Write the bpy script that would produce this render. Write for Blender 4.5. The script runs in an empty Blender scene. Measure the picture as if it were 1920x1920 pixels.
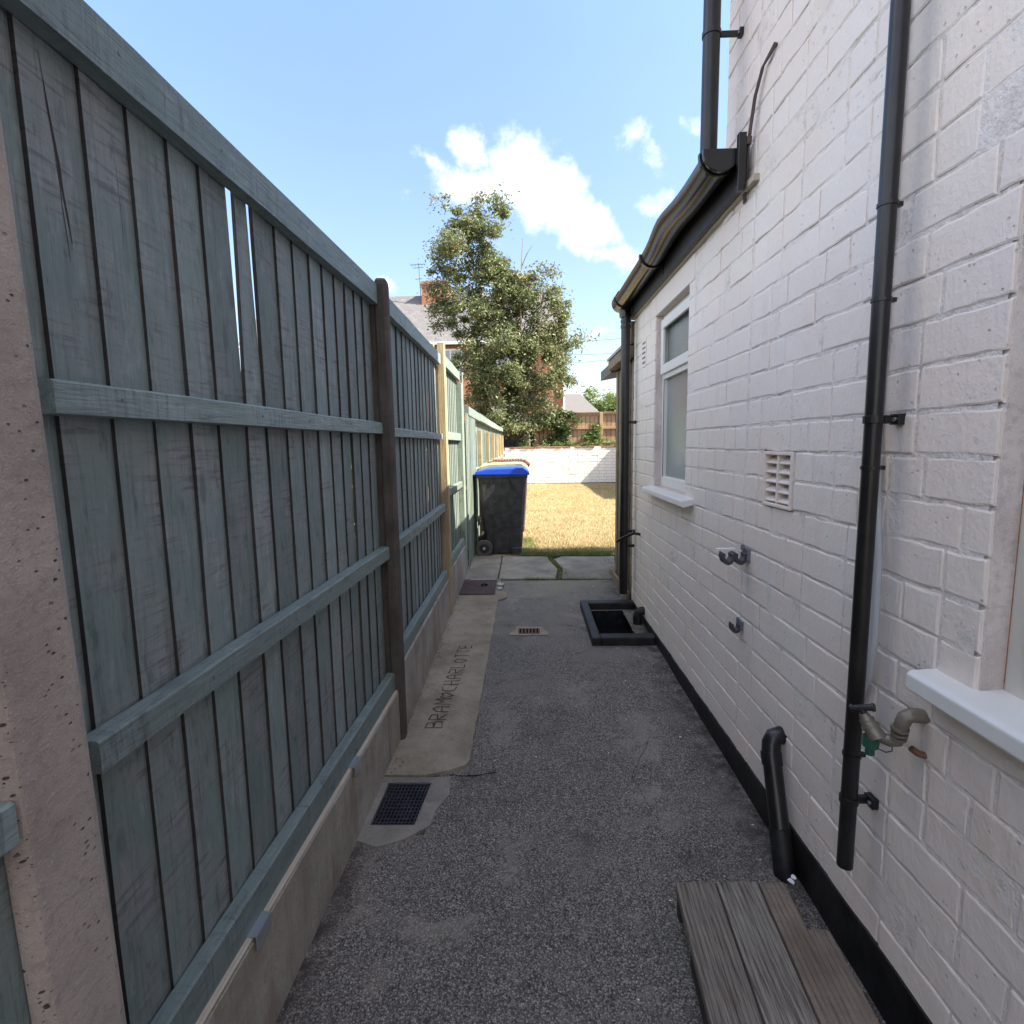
import bpy, math, random
from mathutils import Vector, Matrix, noise
rnd = random.Random(7)
sc = bpy.context.scene
COL = sc.collection
PI = math.pi

# ------------------------------------------------------------------ camera
cam_d = bpy.data.cameras.new('camera')
cam = bpy.data.objects.new('camera', cam_d); COL.objects.link(cam)
sc.camera = cam
cam_d.sensor_width = 36; cam_d.sensor_fit = 'HORIZONTAL'
cam_d.lens = 36 * 1020 / 1920
cam_d.clip_start = 0.05; cam_d.clip_end = 3000
_Y = Vector((21, -127, 1020)).normalized()
_U = -Vector((132, 8192, 1020)); _U = (_U - _Y * _U.dot(_Y)).normalized()
_X = _Y.cross(_U)
if _X[0] < 0: _X = -_X
R = Matrix((_X, _Y, _U))                       # world = R @ camera ray (x right, y down, z forward)
right = R @ Vector((1, 0, 0)); up = R @ Vector((0, -1, 0)); back = R @ Vector((0, 0, -1))
m = Matrix((right, up, back)).transposed().to_4x4(); m.translation = Vector((0, 0, 1.5))
cam.matrix_world = m

# ------------------------------------------------------------------ light
SUN_TO = Vector((1.0, -0.22, 1.08)).normalized()
sd = bpy.data.lights.new('sun', 'SUN'); sd.energy = 2.7; sd.angle = math.radians(0.5); sd.color = (1, .94, .84)
so = bpy.data.objects.new('sun', sd); COL.objects.link(so)
so.rotation_euler = SUN_TO.to_track_quat('Z', 'Y').to_euler(); so.location = (20, -4, 25)
sc.view_settings.view_transform = 'Standard'; sc.view_settings.look = 'None'
sc.view_settings.exposure = 2.72; sc.view_settings.use_white_balance = True; sc.view_settings.white_balance_temperature = 7000; sc.view_settings.white_balance_tint = 12; sc.view_settings.gamma = 1; sc.view_settings.use_curve_mapping = False

world = bpy.data.worlds.new('World'); sc.world = world; world.use_nodes = True
wt = world.node_tree; wt.nodes.clear()

class NT:
    """tiny node helper"""
    def __init__(s, t): s.t = t
    def n(s, typ, **k):
        o = s.t.nodes.new(typ)
        for a, b in k.items(): setattr(o, a, b)
        return o
    def l(s, a, b): s.t.links.new(a, b)
    def val(s, sock, v):
        if hasattr(v, 'bl_idname') or isinstance(v, bpy.types.NodeSocket): s.l(v, sock)
        else: sock.default_value = v
    def math(s, op, a, b=None, c=None, clamp=False):
        o = s.n('ShaderNodeMath', operation=op, use_clamp=clamp)
        s.val(o.inputs[0], a)
        if b is not None: s.val(o.inputs[1], b)
        if c is not None: s.val(o.inputs[2], c)
        return o.outputs[0]
    def mix(s, f, a, b, mode='MIX'):
        o = s.n('ShaderNodeMix', data_type='RGBA', blend_type=mode)
        s.val(o.inputs[0], f)
        s.val(o.inputs[6], a if not isinstance(a, tuple) else (*a[:3], 1)); s.val(o.inputs[7], b if not isinstance(b, tuple) else (*b[:3], 1))
        return o.outputs[2]
    def ramp(s, f, stops, interp='LINEAR'):
        o = s.n('ShaderNodeValToRGB'); s.l(f, o.inputs[0]); r = o.color_ramp; r.interpolation = interp
        while len(r.elements) < len(stops): r.elements.new(.5)
        for e, (p, c) in zip(r.elements, stops):
            e.position = p; e.color = (c, c, c, 1) if not isinstance(c, tuple) else (*c, 1)
        return o.outputs[0]
    def rng(s, v, a, b, c=0., d=1.):
        o = s.n('ShaderNodeMapRange'); s.val(o.inputs[0], v)
        for i, x in enumerate((a, b, c, d)): o.inputs[i + 1].default_value = x
        return o.outputs[0]
    def noise(s, vec, scale, detail=4, rough=.55, out=0, dist=0.):
        o = s.n('ShaderNodeTexNoise'); s.l(vec, o.inputs['Vector']); o.inputs['Scale'].default_value = scale
        o.inputs['Detail'].default_value = detail; o.inputs['Roughness'].default_value = rough
        o.inputs['Distortion'].default_value = dist
        return o.outputs[out]
    def vor(s, vec, scale, feature='F1', out='Distance', rand=1.):
        o = s.n('ShaderNodeTexVoronoi', feature=feature); s.l(vec, o.inputs['Vector']); o.inputs['Scale'].default_value = scale
        o.inputs['Randomness'].default_value = rand
        return o.outputs[out]
    def scale(s, vec, v):
        o = s.n('ShaderNodeVectorMath', operation='MULTIPLY'); s.l(vec, o.inputs[0]); o.inputs[1].default_value = v
        return o.outputs[0]
    def add(s, a, b):
        o = s.n('ShaderNodeVectorMath', operation='ADD'); s.val(o.inputs[0], a); s.val(o.inputs[1], b)
        return o.outputs[0]

w = NT(wt)
sky = w.n('ShaderNodeTexSky', sky_type='NISHITA', sun_disc=False)
sky.sun_elevation = math.asin(SUN_TO.z); sky.sun_rotation = math.atan2(SUN_TO.x, SUN_TO.y)
sky.air_density = 1.15; sky.dust_density = 1.0; sky.ozone_density = 1.0; sky.altitude = 50
tc = w.n('ShaderNodeTexCoord').outputs['Generated']
nz = w.n('ShaderNodeTexNoise'); w.l(tc, nz.inputs['Vector']); nz.inputs['Scale'].default_value = 9; nz.inputs['Detail'].default_value = 8; nz.inputs['Roughness'].default_value = .62
sub = w.n('ShaderNodeVectorMath', operation='SUBTRACT'); w.l(nz.outputs['Color'], sub.inputs[0]); sub.inputs[1].default_value = (.5, .5, .5)
sclv = w.scale(sub.outputs[0], (.085, .085, .085))
dv = w.add(tc, sclv)
sep = w.n('ShaderNodeSeparateXYZ'); w.l(dv, sep.inputs[0])
ay = w.math('MAXIMUM', w.math('ABSOLUTE', sep.outputs[1]), .02)
cu = w.math('DIVIDE', sep.outputs[0], ay); cv = w.math('DIVIDE', sep.outputs[2], ay)
# cloud bodies: direction as slopes (u right, v up), half axes, tilt, density
CL = [(-.085, .505, .035, .045, 0, 1.0), (.005, .47, .055, .06, 0, 1.15), (-.07, .435, .075, .035, 0, 1.0), (.05, .43, .07, .055, -.5, 1.2),
      (.11, .375, .075, .04, -.6, 1.1), (.165, .32, .06, .025, -.35, .95), (-.15, .47, .05, .02, -.8, .75), (-.12, .44, .05, .02, 0, .7),
      (.195, .52, .035, .04, 0, .72), (.225, .475, .03, .045, .2, .6), (.25, .4, .045, .028, 0, .85), (.30, .54, .025, .03, 0, .6),
      (-.245, .285, .022, .016, -.7, .8), (-.20, .43, .025, .012, 0, .5), (.15, .19, .04, .015, 0, .5), (.20, .17, .05, .012, 0, .4)]
acc = None
for (u0, v0, a, b, t, dn) in CL:
    du = w.math('SUBTRACT', cu, u0); dw = w.math('SUBTRACT', cv, v0)
    ct, st = math.cos(t), math.sin(t)
    p = w.math('ADD', w.math('MULTIPLY', du, ct / a), w.math('MULTIPLY', dw, st / a))
    q = w.math('ADD', w.math('MULTIPLY', du, -st / b), w.math('MULTIPLY', dw, ct / b))
    r2 = w.math('SQRT', w.math('ADD', w.math('MULTIPLY', p, p), w.math('MULTIPLY', q, q)))
    k = w.math('MULTIPLY', w.rng(r2, 1.75, .25), dn)
    acc = k if acc is None else w.math('MAXIMUM', acc, k)
n2 = w.noise(tc, 26, 8, .62)
dens = w.math('ADD', acc, w.math('MULTIPLY', w.math('SUBTRACT', n2, .5), 1.3))
cm = w.rng(dens, .38, 1.35); cm = w.math('POWER', cm, 1.7); cm = w.math('MULTIPLY', cm, w.rng(acc, .05, .45))
# broken cumulus added out of view to brighten the passage, ahead stays mostly clear
sp2 = w.n('ShaderNodeSeparateXYZ'); w.l(tc, sp2.inputs[0])
zz_ = w.math('MAXIMUM', sp2.outputs[2], .08)
pl_ = w.n('ShaderNodeCombineXYZ'); w.l(w.math('DIVIDE', sp2.outputs[0], w.math('ADD', zz_, .25)), pl_.inputs[0]); w.l(w.math('DIVIDE', sp2.outputs[1], w.math('ADD', zz_, .25)), pl_.inputs[1])
gen = w.rng(w.noise(pl_.outputs[0], 2.3, 9, .6), .46, .60)
gen = w.math('MULTIPLY', gen, w.rng(sp2.outputs[1], .50, .22)); gen = w.math('MULTIPLY', gen, w.rng(sp2.outputs[2], .0, .10))
cm = w.math('MAXIMUM', cm, gen)
hz = w.rng(cv, 0.0, .75)
tint = w.mix(hz, (.45, .445, .47), (.58, .64, .745))
skyc = w.mix(1.0, sky.outputs[0], tint, 'MULTIPLY')
skyc = w.mix(cm, skyc, (6.0, 6.0, 6.0))
bg = w.n('ShaderNodeBackground'); w.l(skyc, bg.inputs[0]); bg.inputs[1].default_value = .088
wo = w.n('ShaderNodeOutputWorld'); w.l(bg.outputs[0], wo.inputs[0])

# ------------------------------------------------------------------ materials
def mat(name, fn, rough=.85, spec=.3):
    mt = bpy.data.materials.new(name); mt.use_nodes = True
    t = NT(mt.node_tree); b = mt.node_tree.nodes['Principled BSDF']
    b.inputs['Roughness'].default_value = rough; b.inputs['Specular IOR Level'].default_value = spec
    fn(t, b); return mt
def pos(t): return t.n('ShaderNodeNewGeometry').outputs['Position']
def orand(t): return t.n('ShaderNodeObjectInfo').outputs['Random']
def bump(t, b, h, dist=.002, st=1.):
    o = t.n('ShaderNodeBump'); t.l(h, o.inputs['Height']); o.inputs['Distance'].default_value = dist; o.inputs['Strength'].default_value = st
    t.l(o.outputs[0], b.inputs['Normal'])

def f_wood(c1, c2, c3, axis='z', grain=1., saw=1.):
    def fn(t, b):
        P = pos(t)
        off = t.scale(t.n('ShaderNodeCombineXYZ').outputs[0], (1, 1, 1))
        cmb = t.n('ShaderNodeCombineXYZ'); t.l(t.math('MULTIPLY', orand(t), 37.), cmb.inputs[0]); t.l(t.math('MULTIPLY', orand(t), 11.), cmb.inputs[2])
        V = t.add(P, cmb.outputs[0])
        s1 = {'z': (26, 26, 1.3), 'y': (26, 1.3, 26), 'x': (1.3, 26, 26)}[axis]
        s2 = {'z': (9, 9, 130), 'y': (9, 130, 9), 'x': (130, 9, 9)}[axis]
        g1 = t.noise(t.scale(V, s1), 3.2, 6, .65, dist=.6)
        g2 = t.noise(t.scale(V, s2), .8, 4, .65, dist=.5)
        patch = t.noise(V, 6.5, 5, .6)
        fine = t.noise(t.scale(V, s1), 9., 3, .7)
        c = t.mix(t.rng(patch, .40, .62), c1, c2)
        c = t.mix(t.math('MULTIPLY', t.rng(g1, .5, .72), .55), c, c3)
        c = t.mix(t.math('MULTIPLY', t.math('MULTIPLY', t.rng(g2, .50, .66), .75 * saw), t.rng(patch, .44, .60)), c, c3)
        wr_ = t.noise(t.scale(V, {'z': (14, 14, 5), 'y': (14, 5, 14), 'x': (5, 14, 14)}[axis]), 2.2, 6, .72)
        c = t.mix(t.math('MULTIPLY', t.rng(wr_, .56, .68), .55), c, tuple(x * .62 for x in c3)) if saw > .5 else c
        c = t.mix(t.math('MULTIPLY', t.rng(wr_, .44, .34), .35), c, tuple(min(1, x * 1.5) for x in c2)) if saw > .5 else c
        br = t.math('ADD', .8, t.math('MULTIPLY', orand(t), .36))
        c = t.mix(1., c, t.n('ShaderNodeCombineColor').outputs[0], 'MULTIPLY') if False else c
        hs = t.n('ShaderNodeHueSaturation'); t.l(c, hs.inputs['Color']); t.l(br, hs.inputs['Value'])
        # knots
        kn = t.vor(t.scale(V, {'z': (1, 7, 2.6), 'y': (1, 2.6, 7), 'x': (2.6, 7, 7)}[axis]), 1.1, out='Distance')
        kk = t.rng(kn, .07, .12, 1., 0.)
        cc = t.mix(t.math('MULTIPLY', kk, .55), hs.outputs[0], c3)
        t.l(cc, b.inputs['Base Color'])
        h = t.math('ADD', t.math('MULTIPLY', g1, .8 * grain), t.math('MULTIPLY', g2, .30 * saw))
        h = t.math('ADD', h, t.math('MULTIPLY', fine, .35 * grain)); h = t.math('ADD', h, t.math('MULTIPLY', kk, .25))
        bump(t, b, h, .0045, 1.)
    return fn
M = {}
M['fence'] = mat('teal_painted_wood', f_wood((.20, .26, .25), (.265, .285, .285), (.10, .108, .115)), .7, .35)
M['rail'] = mat('teal_painted_rail', f_wood((.20, .265, .255), (.23, .285, .28), (.10, .12, .13), 'y'), .6, .4)
M['tedge'] = mat('teal_board_edge', f_wood((.085, .105, .105), (.11, .125, .125), (.05, .06, .06)), .8, .2)
M['gedge'] = mat('green_board_edge', f_wood((.12, .16, .14), (.15, .19, .165), (.08, .10, .09)), .8, .2)
M['edge'] = mat('bare_shaded_board_edge', f_wood((.055, .048, .05), (.075, .065, .065), (.03, .03, .03)), .9, .2)  # unpainted edge wood, its dark tone also holding the joint shade
M['green'] = mat('green_painted_wood', f_wood((.175, .23, .195), (.22, .265, .23), (.10, .13, .115)), .7, .3)
M['darkpost'] = mat('weathered_brown_post', f_wood((.075, .062, .056), (.115, .098, .088), (.04, .034, .03), saw=.3), .85, .2)
M['timber'] = mat('new_treated_timber', f_wood((.36, .28, .165), (.43, .34, .21), (.22, .16, .095), saw=.3), .75, .25)
M['brownwood'] = mat('brown_fence_wood', f_wood((.30, .205, .125), (.37, .26, .165), (.16, .11, .07), saw=.3), .85, .2)
M['greywood'] = mat('grey_fence_wood', f_wood((.07, .06, .06), (.10, .085, .08), (.03, .03, .03), saw=.3), .85, .2)

def f_deck(t, b):
    P = pos(t)
    cmb = t.n('ShaderNodeCombineXYZ'); t.l(t.math('MULTIPLY', orand(t), 37.), cmb.inputs[0])
    V = t.add(P, cmb.outputs[0])
    g = t.noise(t.scale(V, (40, 1.6, 40)), 3, 6, .7); p = t.noise(V, 5, 4, .6)
    c = t.mix(t.rng(p, .4, .6), (.33, .305, .265), (.42, .39, .335)); c = t.mix(t.rng(g, .42, .68), c, (.075, .058, .045))
    c = t.mix(t.math('MULTIPLY', t.rng(orand(t), .5, .9), .55), c, (.12, .08, .06))
    t.l(c, b.inputs['Base Color']); bump(t, b, g, .005, .9)
M['deck'] = mat('weathered_deck', f_deck, .85, .2)
M['deckbrown'] = mat('brown_deck', f_wood((.17, .13, .10), (.24, .19, .15), (.07, .055, .045), 'y', 1.5, .3), .85, .2)

def f_concrete(c1, c2, pit=0., stain=0., sc_=1., streak=0.):
    def fn(t, b):
        P = pos(t)
        n1 = t.noise(P, 3.2 * sc_, 6, .62); n2_ = t.noise(P, 60 * sc_, 5, .7); n3 = t.noise(P, 260, 3, .6)
        c = t.mix(t.rng(n1, .38, .64), tuple(x * .82 for x in c1), c2)
        n6 = t.noise(P, 11 * sc_, 6, .72)
        c = t.mix(t.math('MULTIPLY', t.rng(n6, .54, .70), .5 if not pit else .15), c, tuple(x * .55 for x in c1))
        c = t.mix(t.math('MULTIPLY', t.rng(n2_, .52, .72), .5), c, tuple(x * .5 for x in c1))
        c = t.mix(t.math('MULTIPLY', t.rng(n3, .6, .75), .5), c, tuple(min(1, x * 1.5) for x in c2))
        h = t.math('ADD', t.math('MULTIPLY', n2_, .8), t.math('MULTIPLY', n3, .5))
        if stain:
            st = t.noise(t.scale(P, (9, 9, 1.1)), 1.3, 4, .6)
            c = t.mix(t.math('MULTIPLY', t.rng(st, .56, .74), stain), c, (.20, .11, .045))
        if streak:
            st = t.noise(t.scale(P, (14, 14, .6)), 1.5, 4, .6)
            c = t.mix(t.math('MULTIPLY', t.rng(st, .5, .7), streak), c, tuple(x * .45 for x in c1))
        if pit:
            v = t.vor(t.scale(P, (1, 1, 1.6)), 62); sel = t.vor(t.scale(P, (1, 1, 1.6)), 62, out='Color')
            v = t.math('ADD', v, t.math('MULTIPLY', t.math('SUBTRACT', t.noise(P, 160, 3, .6), .5), .22))
            s_ = t.n('ShaderNodeSeparateColor'); t.l(sel, s_.inputs[0])
            pm = t.math('MULTIPLY', t.rng(v, .16, .26, 1., 0.), t.rng(s_.outputs[0], .62, .66))
            v2 = t.rng(t.vor(t.scale(P, (1, 1, 1.8)), 110), .12, .2, 1., 0.)
            s2 = t.n('ShaderNodeSeparateColor'); t.l(t.vor(t.scale(P, (1, 1, 1.8)), 110, out='Color'), s2.inputs[0])
            pm = t.math('MAXIMUM', pm, t.math('MULTIPLY', v2, t.rng(s2.outputs[0], .62, .66)))
            c = t.mix(t.math('MULTIPLY', pm, .85), c, (.035, .025, .02)); h = t.math('SUBTRACT', h, t.math('MULTIPLY', pm, 2.2))
            wv = t.noise(t.scale(P, (1, 1, 3.5)), 14, 3, .5); h = t.math('ADD', h, t.math('MULTIPLY', wv, .8))
        t.l(c, b.inputs['Base Color']); bump(t, b, h, .004, .8)
    return fn
M['post'] = mat('pitted_concrete', f_concrete((.44, .365, .32), (.50, .425, .375), pit=1), .9, .2)
M['gravelboard'] = mat('gravel_board_concrete', f_concrete((.34, .30, .255), (.42, .385, .34), stain=.8, streak=.35), .9, .2)
M['strip'] = mat('path_edge_concrete', f_concrete((.27, .225, .17), (.36, .305, .235)), .9, .2)
M['slab'] = mat('paving_concrete', f_concrete((.20, .185, .16), (.29, .265, .23)), .9, .2)
M['pale'] = mat('pale_mortar', f_concrete((.42, .41, .38), (.52, .5, .46)), .9, .2)

def f_tarmac(t, b):
    P = pos(t)
    v = t.vor(P, 210, out='Color'); s_ = t.n('ShaderNodeSeparateColor'); t.l(v, s_.inputs[0])
    d = t.vor(P, 210, out='Distance')
    big = t.noise(P, 1.6, 5, .6); mid = t.noise(P, 9, 5, .65); fine = t.noise(P, 420, 3, .7)
    sepx = t.n('ShaderNodeSeparateXYZ'); t.l(P, sepx.inputs[0])
    stone = t.ramp(s_.outputs[0], [(0, (.12, .105, .095)), (.45, (.20, .18, .163)), (.75, (.285, .26, .235)), (.96, (.42, .385, .35))])
    gap = t.rng(d, .45, .75)
    c = t.mix(t.math('MULTIPLY', gap, .8), stone, (.03, .027, .025))
    c2 = t.mix(t.rng(fine, .4, .7), (.14, .128, .124), (.25, .23, .22))
    dust = t.mix(t.rng(fine, .4, .7), (.22, .195, .165), (.31, .28, .235))
    worn = t.rng(t.math('ADD', t.rng(sepx.outputs[1], 1.7, 4.6), t.math('MULTIPLY', t.math('SUBTRACT', big, .5), 1.6)), .45, 1.1)
    c = t.mix(t.math('MULTIPLY', worn, .75), c, c2)
    c = t.mix(t.math('MULTIPLY', t.rng(t.math('ADD', big, t.rng(sepx.outputs[1], 3.6, 5.2, 0., .25)), .52, .8), .8), c, dust)
    c = t.mix(t.math('MULTIPLY', t.rng(mid, .58, .75), .4), c, (.03, .03, .034))
    lowf = t.noise(P, 3.1, 6, .7, dist=.4)
    c = t.mix(t.math('MULTIPLY', t.rng(lowf, .55, .68), .5), c, (.045, .041, .042))
    c = t.mix(t.math('MULTIPLY', t.rng(lowf, .45, .36), .5), c, (.32, .285, .235))
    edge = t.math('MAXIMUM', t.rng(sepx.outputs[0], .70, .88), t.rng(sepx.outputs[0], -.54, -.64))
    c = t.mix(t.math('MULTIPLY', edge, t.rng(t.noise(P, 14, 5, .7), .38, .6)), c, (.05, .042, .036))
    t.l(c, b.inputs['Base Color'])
    h = t.math('ADD', t.math('MULTIPLY', t.math('SUBTRACT', 1., d), 1.), t.math('MULTIPLY', fine, .4))
    bump(t, b, h, .004, .9)
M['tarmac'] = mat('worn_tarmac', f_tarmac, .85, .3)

def f_wallpaint(t, b):
    P = pos(t)
    n1 = t.noise(P, 2.2, 5, .6); n2_ = t.noise(P, 90, 5, .65); n3 = t.noise(P, 22, 5, .6); n4 = t.noise(P, 8, 6, .7)
    c = t.mix(t.rng(n1, .35, .65), (.80, .735, .69), (.815, .70, .625))
    c = t.mix(t.math('MULTIPLY', t.rng(n4, .62, .78), .45), c, (.52, .47, .44))
    c = t.mix(t.math('MULTIPLY', t.rng(n2_, .66, .76), .35), c, (.38, .34, .33))
    c = t.mix(t.math('MULTIPLY', orand(t), .16), c, (.60, .54, .50))
    t.l(c, b.inputs['Base Color'])
    n5 = t.noise(P, 48, 5, .7)
    br_ = t.noise(t.scale(P, (70, 70, 16)), 1., 4, .6); pn = t.rng(t.vor(P, 38), .10, .16, 0., 1.); pz = t.noise(P, 5, 3, .5)
    pn = t.math('MAXIMUM', pn, t.rng(pz, .56, .52)); c = t.mix(t.math('MULTIPLY', t.math('SUBTRACT', 1., pn), .5), c, (.42, .37, .34))
    rs = t.noise(t.scale(P, (1, 1, .55)), 3.7, 6, .7); c = t.mix(t.math('MULTIPLY', t.rng(rs, .60, .74), .35), c, (.56, .46, .36)); t.l(c, b.inputs['Base Color'])
    h = t.math('ADD', t.math('MULTIPLY', n3, .45), t.math('MULTIPLY', n2_, .3)); h = t.math('ADD', h, t.math('MULTIPLY', n5, .35)); h = t.math('ADD', h, t.math('MULTIPLY', br_, .4)); h = t.math('ADD', h, t.math('MULTIPLY', pn, .35))
    bump(t, b, h, .006, .8)
M['wall'] = mat('white_masonry_paint', f_wallpaint, .55, .4)
def f_joint(t, b):
    P = pos(t); n2_ = t.noise(P, 45, 5, .7); n3 = t.noise(P, 6, 4, .6)
    c = t.mix(t.rng(n2_, .35, .6), (.52, .47, .43), (.78, .71, .66)); c = t.mix(t.math('MULTIPLY', t.rng(n3, .36, .56), .85), c, (.79, .725, .685))
    t.l(c, b.inputs['Base Color']); hh = t.math('ADD', t.math('MULTIPLY', n2_, .8), t.math('MULTIPLY', t.noise(P, 120, 4, .65), .45)); bump(t, b, hh, .007, 1.)
M['joint'] = mat('painted_mortar', f_joint, .8, .2)

def flat(c, rough=.5, spec=.4, var=0., bmp=0., metal=0., bs=60):
    def fn(t, b):
        P = pos(t); n1 = t.noise(P, 12, 5, .6)
        t.l(t.mix(t.math('MULTIPLY', t.rng(n1, .4, .7), var), c, tuple(min(1, x * 1.6 + .02) for x in c)), b.inputs['Base Color'])
        b.inputs['Metallic'].default_value = metal
        if bmp: bump(t, b, t.noise(P, bs, 4, .6), .003, bmp)
    return mat('m', fn, rough, spec)
def named(k, m_): m_.name = k; M[k] = m_
named('bitumen', flat((.006, .0055, .006), .55, .4, .6, .8, bs=25))
named('blackpipe', flat((.006, .0055, .006), .32, .5, .35, .08))
named('blackgloss', flat((.006, .006, .007), .22, .55, .3, .05))
named('fasciablack', flat((.007, .006, .008), .45, .4, .5, .2))
named('upvc', flat((.74, .73, .70), .35, .5, .1, .05))
named('upvcdirty', flat((.62, .60, .55), .5, .4, .1, .2))
named('cream', flat((.42, .37, .30), .6, .3, .2, .3))
named('greyplastic', flat((.42, .44, .47), .4, .4, .2, .1))
named('clipmetal', flat((.5, .54, .58), .35, .5, .2, .1, metal=.8))
named('darkmetal', flat((.07, .07, .085), .45, .5, .5, .3, metal=.6))
named('pewter', flat((.16, .17, .20), .5, .5, .5, .4, metal=.4))
named('rust', flat((.075, .05, .05), .75, .3, .6, .6))
named('rustybrown', flat((.13, .065, .045), .85, .3, .4, .8))
named('brass', flat((.22, .195, .16), .5, .45, .7, .9, metal=.55))
named('copper', flat((.20, .11, .07), .5, .4, .4, .5, metal=.5))
named('hosegreen', flat((.012, .085, .055), .45, .4, .3, .3))
named('blackplastic', flat((.022, .02, .024), .5, .4, .5, .2))
named('binblack', flat((.028, .027, .03), .55, .35, .9, .2))
named('binblue', flat((.012, .07, .62), .4, .45, .1, .1))
named('binolive', flat((.36, .38, .2), .5, .4, .3, .1))
named('binbrown', flat((.24, .13, .09), .6, .3, .3, .2))
named('tyre', flat((.10, .09, .085), .8, .2, .5, .3))
named('cable', flat((.09, .065, .06), .5, .3, .3, .2))
named('white', flat((.75, .75, .74), .5, .4, .1, .1))
named('carved', flat((.075, .062, .05), .95, .1, .5, .6))
named('void', flat((.006, .006, .006), .9, .1))
named('bark', flat((.19, .16, .12), .9, .1, .5, 1., bs=30))
named('slatecol', flat((.11, .108, .108), .8, .3, .4, .3))
named('terracotta', flat((.35, .14, .07), .85, .2, .4, .5))
named('leadgrey', flat((.3, .3, .31), .6, .3, .3, .3))
named('oldwood', flat((.17, .13, .095), .85, .2, .9, .9, bs=40))

def f_glass(t, b):
    P = pos(t)
    n = t.noise(t.scale(P, (1, 1, .35)), 75, 3, .6)
    b.inputs['Base Color'].default_value = (.21, .24, .235, 1); b.inputs['Roughness'].default_value = .07
    b.inputs['Specular IOR Level'].default_value = .9; b.inputs['IOR'].default_value = 1.55
    bump(t, b, n, .006, .55)
M['obscured'] = mat('obscured_glass', f_glass, .1, .8)

def f_leaf(stops):
    def fn(t, b):
        r = t.n('ShaderNodeNewGeometry').outputs['Random Per Island']
        n = t.noise(pos(t), 1.4, 3, .6)
        f = t.math('ADD', t.math('MULTIPLY', r, .65), t.math('MULTIPLY', t.rng(n, .3, .7), .35))
        t.l(t.ramp(f, stops), b.inputs['Base Color'])
        b.inputs['Roughness'].default_value = .5
        tr = t.n('ShaderNodeBsdfTranslucent'); t.l(t.ramp(f, [(p, tuple(min(1, x * 1.3) for x in c)) for p, c in stops]), tr.inputs[0])
        mx = t.n('ShaderNodeMixShader'); mx.inputs[0].default_value = .3; t.l(b.outputs[0], mx.inputs[1]); t.l(tr.outputs[0], mx.inputs[2])
        out = [x for x in t.t.nodes if x.type == 'OUTPUT_MATERIAL'][0]; t.l(mx.outputs[0], out.inputs[0])
    return fn
M['leaf'] = mat('rowan_leaves', f_leaf([(0, (.06, .085, .05)), (.4, (.125, .16, .07)), (.62, (.165, .195, .085)), (.80, (.23, .25, .115)), (.90, (.20, .12, .06)), (1, (.22, .09, .05))]), .5, .4)
M['ivyleaf'] = mat('ivy_leaves', f_leaf([(0, (.02, .04, .015)), (.6, (.05, .09, .025)), (1, (.12, .17, .04))]), .4, .5)
M['brightleaf'] = mat('bright_leaves', f_leaf([(0, (.07, .11, .03)), (.6, (.13, .19, .05)), (1, (.22, .26, .08))]), .5, .4)
M['dryblade'] = mat('dry_grass', f_leaf([(0, (.16, .15, .05)), (.25, (.27, .21, .11)), (.5, (.40, .335, .20)), (.8, (.52, .455, .31)), (1, (.30, .20, .11))]), .7, .2)
M['greenblade'] = mat('green_grass', f_leaf([(0, (.06, .10, .025)), (.5, (.12, .17, .05)), (.85, (.25, .26, .09)), (1, (.4, .33, .13))]), .7, .2)

def f_lawn(t, b):
    P = pos(t); n1 = t.noise(P, 1.8, 5, .6); n2_ = t.noise(P, 60, 4, .7)
    c = t.mix(t.rng(n1, .4, .65), (.34, .26, .13), (.24, .20, .09)); c = t.mix(t.math('MULTIPLY', t.rng(n2_, .5, .7), .5), c, (.18, .12, .05))
    t.l(c, b.inputs['Base Color']); bump(t, b, n2_, .02, .8)
M['lawn'] = mat('parched_lawn', f_lawn, .95, .1)
def f_soil(t, b):
    P = pos(t); n = t.noise(P, 9, 6, .65); t.l(t.ramp(n, [(.3, (.06, .045, .03)), (.7, (.16, .12, .075))]), b.inputs['Base Color']); bump(t, b, n, .02, 1)
M['soil'] = mat('soil', f_soil, .95, .1)

def f_brickfar(c1, c2, mort, sx=.238, sz=.082, axis='x'):
    def fn(t, b):
        P = pos(t); sp = t.n('ShaderNodeSeparateXYZ'); t.l(P, sp.inputs[0])
        cb = t.n('ShaderNodeCombineXYZ')
        t.l(t.math('ADD', sp.outputs[0], sp.outputs[1]), cb.inputs[0]); t.l(sp.outputs[2], cb.inputs[1])
        br = t.n('ShaderNodeTexBrick'); t.l(cb.outputs[0], br.inputs['Vector'])
        br.inputs['Scale'].default_value = 1; br.inputs['Brick Width'].default_value = sx; br.inputs['Row Height'].default_value = sz
        br.inputs['Mortar Size'].default_value = .011; br.inputs['Color1'].default_value = (*c1, 1); br.inputs['Color2'].default_value = (*c2, 1); br.inputs['Mortar'].default_value = (*mort, 1)
        n = t.noise(P, 30, 4, .6)
        t.l(t.mix(t.math('MULTIPLY', t.rng(n, .4, .7), .35), br.outputs[0], tuple(x * .5 for x in c1)), b.inputs['Base Color'])
        bump(t, b, t.math('SUBTRACT', t.math('MULTIPLY', n, .3), br.outputs[1]), .008, .8)
    return fn
M['redbrick'] = mat('red_brickwork', f_brickfar((.36, .13, .065), (.45, .19, .09), (.30, .25, .2)), .9, .2)
M['brickpiece'] = mat('old_red_brick', f_concrete((.22, .125, .09), (.28, .17, .125)), .9, .2)
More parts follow.
